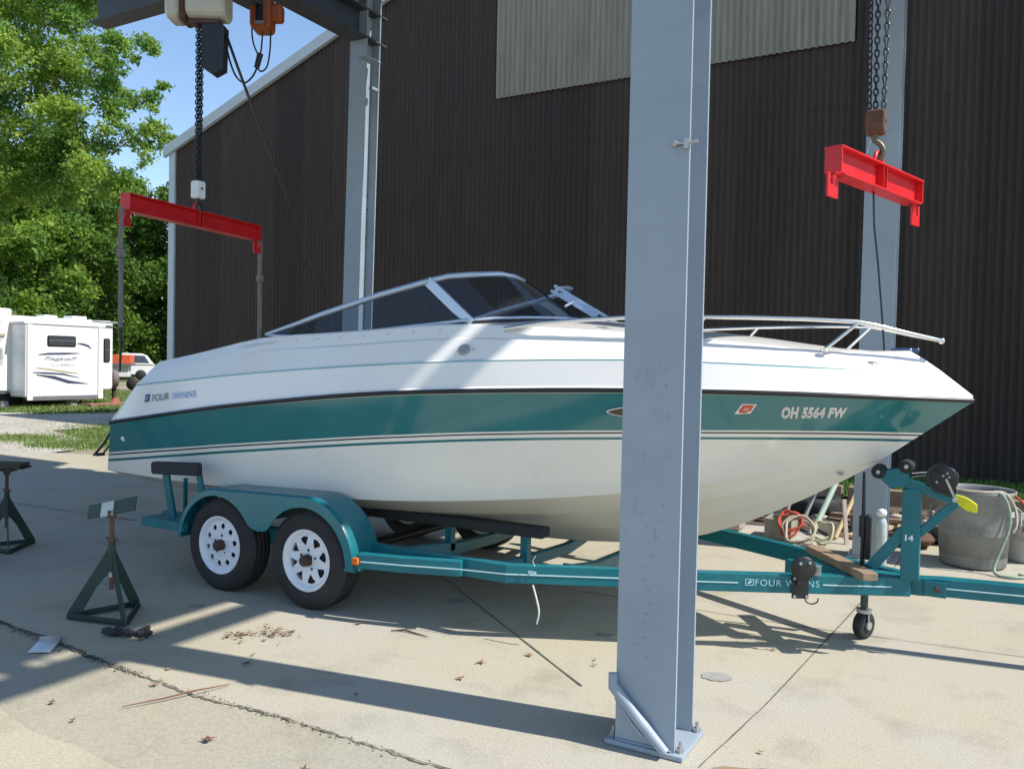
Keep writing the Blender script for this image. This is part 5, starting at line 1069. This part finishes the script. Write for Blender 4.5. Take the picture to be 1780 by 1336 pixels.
# utility trailer with orange box
r = thing('utility_trailer', 'small trailer with an orange red side box behind the camper', 'trailer', (-36, 25.7, 0))
def ab(c, d): b = MB(); b.box(c, d); return b
d0 = V((.70, .71, 0)).normalized(); Rz = Matrix.Rotation(math.atan2(d0.y, d0.x), 3, 'Z')
uc = V((-36.35, 25.35, 0))
def ub(u_, v_, z_, du, dv, dz, mat_, name, bev=0):
    b = MB(); c = uc+d0*u_+V((-d0.y, d0.x, 0))*v_+V((0, 0, z_)); (b.rbox(c, (du, dv, dz), bev, Rz, 0, 1) if bev else b.box(c, (du, dv, dz), Rz)); return b.build(name, mat_, r)
ub(.1, 0, 1.42, 1.55, 1.2, .42, M('orange_red_box_paint', (.72, .12, .05), .5), 'side_box', .03)
ub(.1, 0, 1.16, 1.7, 1.3, .10, GSK, 'bed'); ub(.35, -.1, .85, .85, .8, .52, WH, 'lower_box', .03); ub(-.55, 0, .80, .35, .6, .5, WH, 'lower_box', .03)
for u_ in (-.2, 1.0): 
    b = MB(); c = uc+d0*u_+V((-d0.y, d0.x, 0))*(-.6)+V((0, 0, .25)); b.lathe([(0, -.08), (.28, -.08), (.30, 0), (.28, .08), (0, .08)], c, (-d0.y, d0.x, 0), 20); b.build('wheel', RUBBER, r)
ub(.0, 0, .50, 2.0, .1, .1, BLKM, 'frame')
# white van far behind
r = thing('parked_van', 'white van parked far behind, right of the orange box', 'van', (-46, 34.5, 0))
vc = V((-50.4, 35.8, 0)); vd = V((.60, .80, 0)).normalized(); vn = V((-vd.y, vd.x, 0)); RV = Matrix((vd, vn, V((0, 0, 1)))).transposed()
def vp(u_, v_, z_): return vc+vd*u_+vn*v_+V((0, 0, z_))
prof = [(-3.4, .35), (2.1, .35), (2.2, .95), (1.95, 1.12), (1.60, 1.62), (1.30, 1.76), (-3.2, 1.80), (-3.4, 1.6)]
b = MB(); b.prism([vp(u_, -.95, z_) for u_, z_ in prof], vn*1.9); b.build('body', WH, r, bevel=.05)
for k, (p4) in enumerate((((.15, 1.14), (1.72, 1.14), (1.42, 1.62), (.15, 1.66)), ((-1.5, 1.14), (.0, 1.14), (.0, 1.66), (-1.5, 1.66)))):
    b = MB(); b.prism([vp(u_, -.962, z_) for u_, z_ in p4], vn*.01); b.build('side_window', GLASSD if k else M('van_window', (.07, .09, .12), .2), r)
b = MB(); b.prism([vp(-2.6, -.972, 1.0), vp(2.1, -.972, 1.0), vp(2.1, -.972, 1.04), vp(-2.6, -.972, 1.04)], vn*.01); b.build('side_moulding', GSK, r)
for u_ in (-2.2, 1.2):
    b = MB(); b.lathe([(0, -.1), (.3, -.1), (.34, -.05), (.34, .05), (.3, .1), (0, .1)], vp(u_, -.9, .34), vn, 24); b.build('wheel', RUBBER, r)
# blue grey car roof glimpsed by the building corner
r = thing('parked_car', 'dark blue car glimpsed between the van and the building corner', 'car', (-40, 36, 0))
cc = V((-37.4, 33.4, 0)); 
def cp(u_, v_, z_): return cc+vd*u_+vn*v_+V((0, 0, z_))
prof = [(-2.2, .3), (2.2, .3), (2.25, .75), (1.3, .9), (.8, 1.32), (.3, 1.42), (-.9, 1.42), (-1.5, 1.0), (-2.2, .95)]
b = MB(); b.prism([cp(u_, -.85, z_) for u_, z_ in prof], vn*1.7); b.build('body', M('dark_blue_car_paint', (.04, .07, .13), .25, coat=.6), r, bevel=.06)
b = MB(); b.prism([cp(u_, -.86, z_) for u_, z_ in ((-1.3, 1.0), (1.1, .95), (.7, 1.30), (-.8, 1.34))], vn*.01); b.build('side_window', GLASSD, r)
for u_ in (-1.4, 1.4):
    b = MB(); b.lathe([(0, -.1), (.28, -.1), (.31, -.05), (.31, .05), (.28, .1), (0, .1)], cp(u_, -.8, .31), vn, 20); b.build('wheel', RUBBER, r)

# ---------------------------------------------------------------- trees
import numpy as np
def leafmat(name, c1, c2, c3, tr=.35):
    m, t, p = nodes(name)
    g = t.nodes.new('ShaderNodeNewGeometry'); rmp = t.nodes.new('ShaderNodeValToRGB'); e = rmp.color_ramp.elements
    e[0].color = (*c1, 1); e[1].color = (*c3, 1); k = e.new(.5); k.color = (*c2, 1); t.links.new(g.outputs['Random Per Island'], rmp.inputs[0])
    n = tex(t, 'Noise', .35, 3, .6); nr = ramp(t, n.outputs[0], (.62, .75, .7), (1.35, 1.2, .9), .38, .62); c = mixc(t, 1, rmp.outputs[0], nr.outputs[0], 'MULTIPLY')
    t.links.new(c, p.inputs['Base Color']); p.inputs['Roughness'].default_value = .55; p.inputs['Specular IOR Level'].default_value = .3
    tl_ = t.nodes.new('ShaderNodeBsdfTranslucent'); t.links.new(c, tl_.inputs[0]); mx = t.nodes.new('ShaderNodeMixShader'); mx.inputs[0].default_value = tr
    t.links.new(p.outputs[0], mx.inputs[1]); t.links.new(tl_.outputs[0], mx.inputs[2]); t.links.new(mx.outputs[0], t.nodes['Material Output'].inputs[0]); return m
LEAFA = leafmat('sunny_yellow_green_leaves', (.15, .28, .055), (.26, .42, .08), (.40, .51, .13), .55)
LEAFB = leafmat('mid_green_leaves', (.08, .17, .025), (.16, .29, .045), (.27, .38, .07), .45)
LEAFD = leafmat('deep_green_leaves', (.035, .085, .014), (.08, .165, .025), (.15, .25, .04), .35)
BARK = M('grey_brown_bark', (.055, .045, .04), .95, var=.3, scale=8, stretch=(1, 1, .2), bump=.6, bscale=25)
def crown(name, clumps, n, size, mat_, parent, seed, flat=.55):
    # leaf-sized folded blades scattered in clusters around the twigs of every clump
    rg = np.random.default_rng(seed); C_ = np.array([c[:3] for c in clumps]); Rr = np.array([c[3] for c in clumps]); wgt = Rr**2; wgt /= wgt.sum()
    tw = 16; idx = rg.choice(len(C_), n//tw, p=wgt)
    dirs = rg.normal(size=(n//tw, 3)); dirs /= np.linalg.norm(dirs, axis=1)[:, None]
    rad = rg.random(n//tw)**.38*1.12; tc_ = C_[idx]+dirs*(rad*Rr[idx])[:, None]*np.array([1, 1, flat])
    p_ = np.repeat(tc_, tw, 0)+rg.normal(size=(len(tc_)*tw, 3))*np.array([1, 1, .6])*np.repeat(Rr[idx]*.15+.04, tw)[:, None]
    N_ = len(p_); nn = rg.normal(size=(N_, 3))+np.array([0, 0, .9]); nn /= np.linalg.norm(nn, axis=1)[:, None]
    t1 = np.cross(nn, rg.normal(size=(N_, 3))); t1 /= np.linalg.norm(t1, axis=1)[:, None]; t2 = np.cross(nn, t1)
    s_ = size*rg.uniform(.6, 1.3, N_)[:, None]
    q = np.stack([p_-t1*s_, p_-t2*s_*.55+nn*s_*.15, p_+t1*s_, p_+t2*s_*.55+nn*s_*.15], 1).reshape(-1, 3)
    off = OFF[parent.name]; q -= np.array([off.x, off.y, off.z])
    me = bpy.data.meshes.new(name); me.vertices.add(len(q)); me.vertices.foreach_set('co', q.astype(np.float32).ravel())
    me.loops.add(4*N_); me.polygons.add(N_); me.loops.foreach_set('vertex_index', np.arange(4*N_, dtype=np.int32))
    me.polygons.foreach_set('loop_start', np.arange(0, 4*N_, 4, dtype=np.int32)); me.update(calc_edges=True); return link_mesh(name, me, mat_, parent)
def limbs(b, rnd, a, c, r0_, r1_, wob=.12, n=6):
    a = V(a); c = V(c); L = (c-a).length; pts = []
    for k in range(n+1):
        t_ = k/n; pts.append(a.lerp(c, t_)+V((rnd.uniform(-1, 1), rnd.uniform(-1, 1), rnd.uniform(-.5, 1)))*wob*L*.12*math.sin(math.pi*t_)+V((0, 0, .06*L*math.sin(math.pi*t_))))
    b.tube(pts, [r0_+(r1_-r0_)*k/n for k in range(n+1)], 7)
    return pts
def tree(name, label, base, h, tr_, clumps, n, size, mat_, seed, flat=.6, nl=None):
    rnd = random.Random(seed); r = thing(name, label, 'tree', base)
    b = MB(); top = V(base)+V((rnd.uniform(-.5, .5), rnd.uniform(-.5, .5), h)); trunk = limbs(b, rnd, base, top, tr_, tr_*.35, .5, 8); b.build('trunk', BARK, r)
    # every cluster grows from the nearest limb already there, the ones close to the trunk first
    b = MB(); nodes_ = [(q, tr_*.3) for q in trunk[2:]]
    for c in sorted(clumps, key=lambda c: (V(c[:3]).xy-V(base).xy).length-1.5*c[3]):
        e = V(c[:3]); s_, rad = min(nodes_, key=lambda q: (q[0]-e).length+(.5 if q[0].z > e.z+.3 else 0)+.6*max(0, .05-q[1])*10)
        r1 = max(.012, min(rad*.75, .02+.03*c[3])); pts = limbs(b, rnd, s_, e, r1, max(.008, r1*.5), .9, 6)
        nodes_ += [(q, r1*.7) for q in pts[2:]]
    b.build('branches', BARK, r); crown('crown', clumps, n, size, mat_, r, seed, flat); return r
NEAR=[[-23.04,12.99,10.76,0.93],[-20.67,12.72,10.14,0.65],[-21.39,14.05,10.92,0.7],[-20.64,11.11,8.6,0.95],[-21.39,12.65,9.38,0.56],[-19.97,12.59,8.98,0.54],[-20.63,13.8,9.49,0.52],[-18.27,12.81,8.91,0.34],[-19.78,14.55,9.94,0.37],[-18.63,13.98,9.46,0.2],[-21.51,13.65,8.9,0.58],[-19.51,13.21,8.46,0.4],[-19.0,13.33,8.74,0.26],[-21.94,12.98,8.61,0.68],[-23.37,12.89,8.4,0.86],[-19.05,13.06,7.93,0.43],[-20.22,14.62,8.5,0.4],[-19.67,14.78,8.54,0.31],[-19.55,12.05,7.37,0.55],[-21.59,12.48,7.16,0.74],[-20.73,13.32,7.2,0.57],[-23.59,12.57,6.88,0.93],[-21.11,12.95,6.63,0.62],[-18.72,12.32,6.05,0.46],[-19.46,13.27,6.9,0.35],[-18.88,13.58,7.12,0.32],[-18.4,13.88,7.24,0.38],[-19.32,15.06,7.46,0.28],[-18.73,13.15,7.28,0.25],[-17.79,13.19,6.42,0.31],[-21.9,11.94,5.7,0.73],[-21.4,12.67,5.94,0.65],[-21.54,13.69,6.0,0.56],[-19.74,13.39,6.08,0.44],[-21.81,11.2,10.69,1.26],[-22.76,13.13,11.98,1.39],[-20.2,12.95,11.21,1.01],[-23.95,11.46,9.77,1.34],[-23.19,11.1,7.8,1.3],[-22.22,10.64,5.89,1.25],[-23.09,11.88,5.04,1.04]]
rn_ = random.Random(31); NEAR2 = []
for c in NEAR:
    NEAR2.append([c[0], c[1], c[2], c[3]*.85])
    for k in range(2): NEAR2.append([c[0]+rn_.gauss(0, .8)*c[3], c[1]+rn_.gauss(0, .8)*c[3], c[2]+rn_.gauss(0, .8)*c[3], c[3]*.45])
tree('shade_tree', 'big tree reaching its yellow green branches in from the left', (-23.4, 10.6, -.06), 9.0, .30, NEAR2, 105000, .056, LEAFA, 11, .8)
def bgtree(x, y, h, w_, label, mat_, seed, size=.12, n=34000, zb=1.0):
    rnd = random.Random(seed); cl = []
    for k in range(26):
        z = zb+(h-zb)*(k+.5)/26; f = math.sin(math.pi*min(1, (z-zb)/(h-zb)*.82+.16))**.7; a = rnd.uniform(0, 6.283); rr_ = w_*f*rnd.uniform(.35, 1.0)
        cl.append([x+rr_*math.cos(a), y+rr_*math.sin(a), z*.96, w_*.30*rnd.uniform(.7, 1.25)])
    return tree('background_tree', label, (x, y, -.06), h*.82, .22+h*.008, cl, n, size, mat_, seed, .75)
bgtree(-34.9, 19.0, 10.0, 3.0, 'mid green tree directly behind the roof end of the camper', LEAFB, 21)
bgtree(-39.3, 24.0, 11.0, 3.4, 'deep green tree rising behind the middle of the camper', LEAFD, 22)
bgtree(-49.5, 32.3, 12.5, 3.2, 'bright leafy tree just left of the orange box, beyond the camper', LEAFB, 23)
bgtree(-50.0, 30.5, 15.0, 4.5, 'tall deep green tree far behind the camper roof', LEAFD, 24, .15)
bgtree(-62.0, 44.5, 17.0, 5.0, 'tall tree far behind the orange box and the hanging strap', LEAFB, 25, .17)
bgtree(-58.5, 46.5, 16.0, 5.0, 'dark tree far behind the white van', LEAFD, 26, .17, zb=.4)
bgtree(-57.5, 50.5, 17.0, 5.0, 'dark tree far behind, touching the building corner', LEAFD, 27, .17, zb=.4)
bgtree(-70.0, 47.0, 19.0, 6.0, 'tallest far tree showing above the other trees', LEAFD, 28, .18)
bgtree(-38.0, 16.5, 9.5, 3.2, 'mid green tree behind the left end of the camper', LEAFB, 29)
# far belt of woodland closing the horizon
def belt():
    b0 = thing('woodland', 'dark belt of distant woodland closing the horizon behind the van', 'woodland', (-75, 50, 0)); b0['kind'] = 'stuff'
    rnd = random.Random(3); cl = []
    for k in range(150):
        t_ = rnd.random(); x = -95+t_*90; y = 20+t_*78+rnd.uniform(-4, 4); cl.append([x, y, rnd.uniform(.5, 9)*(1 if rnd.random() < .8 else 1.4), rnd.uniform(2.2, 4)])
    crown('foliage', cl, 60000, .26, LEAFD, b0, 77, .8)
belt()
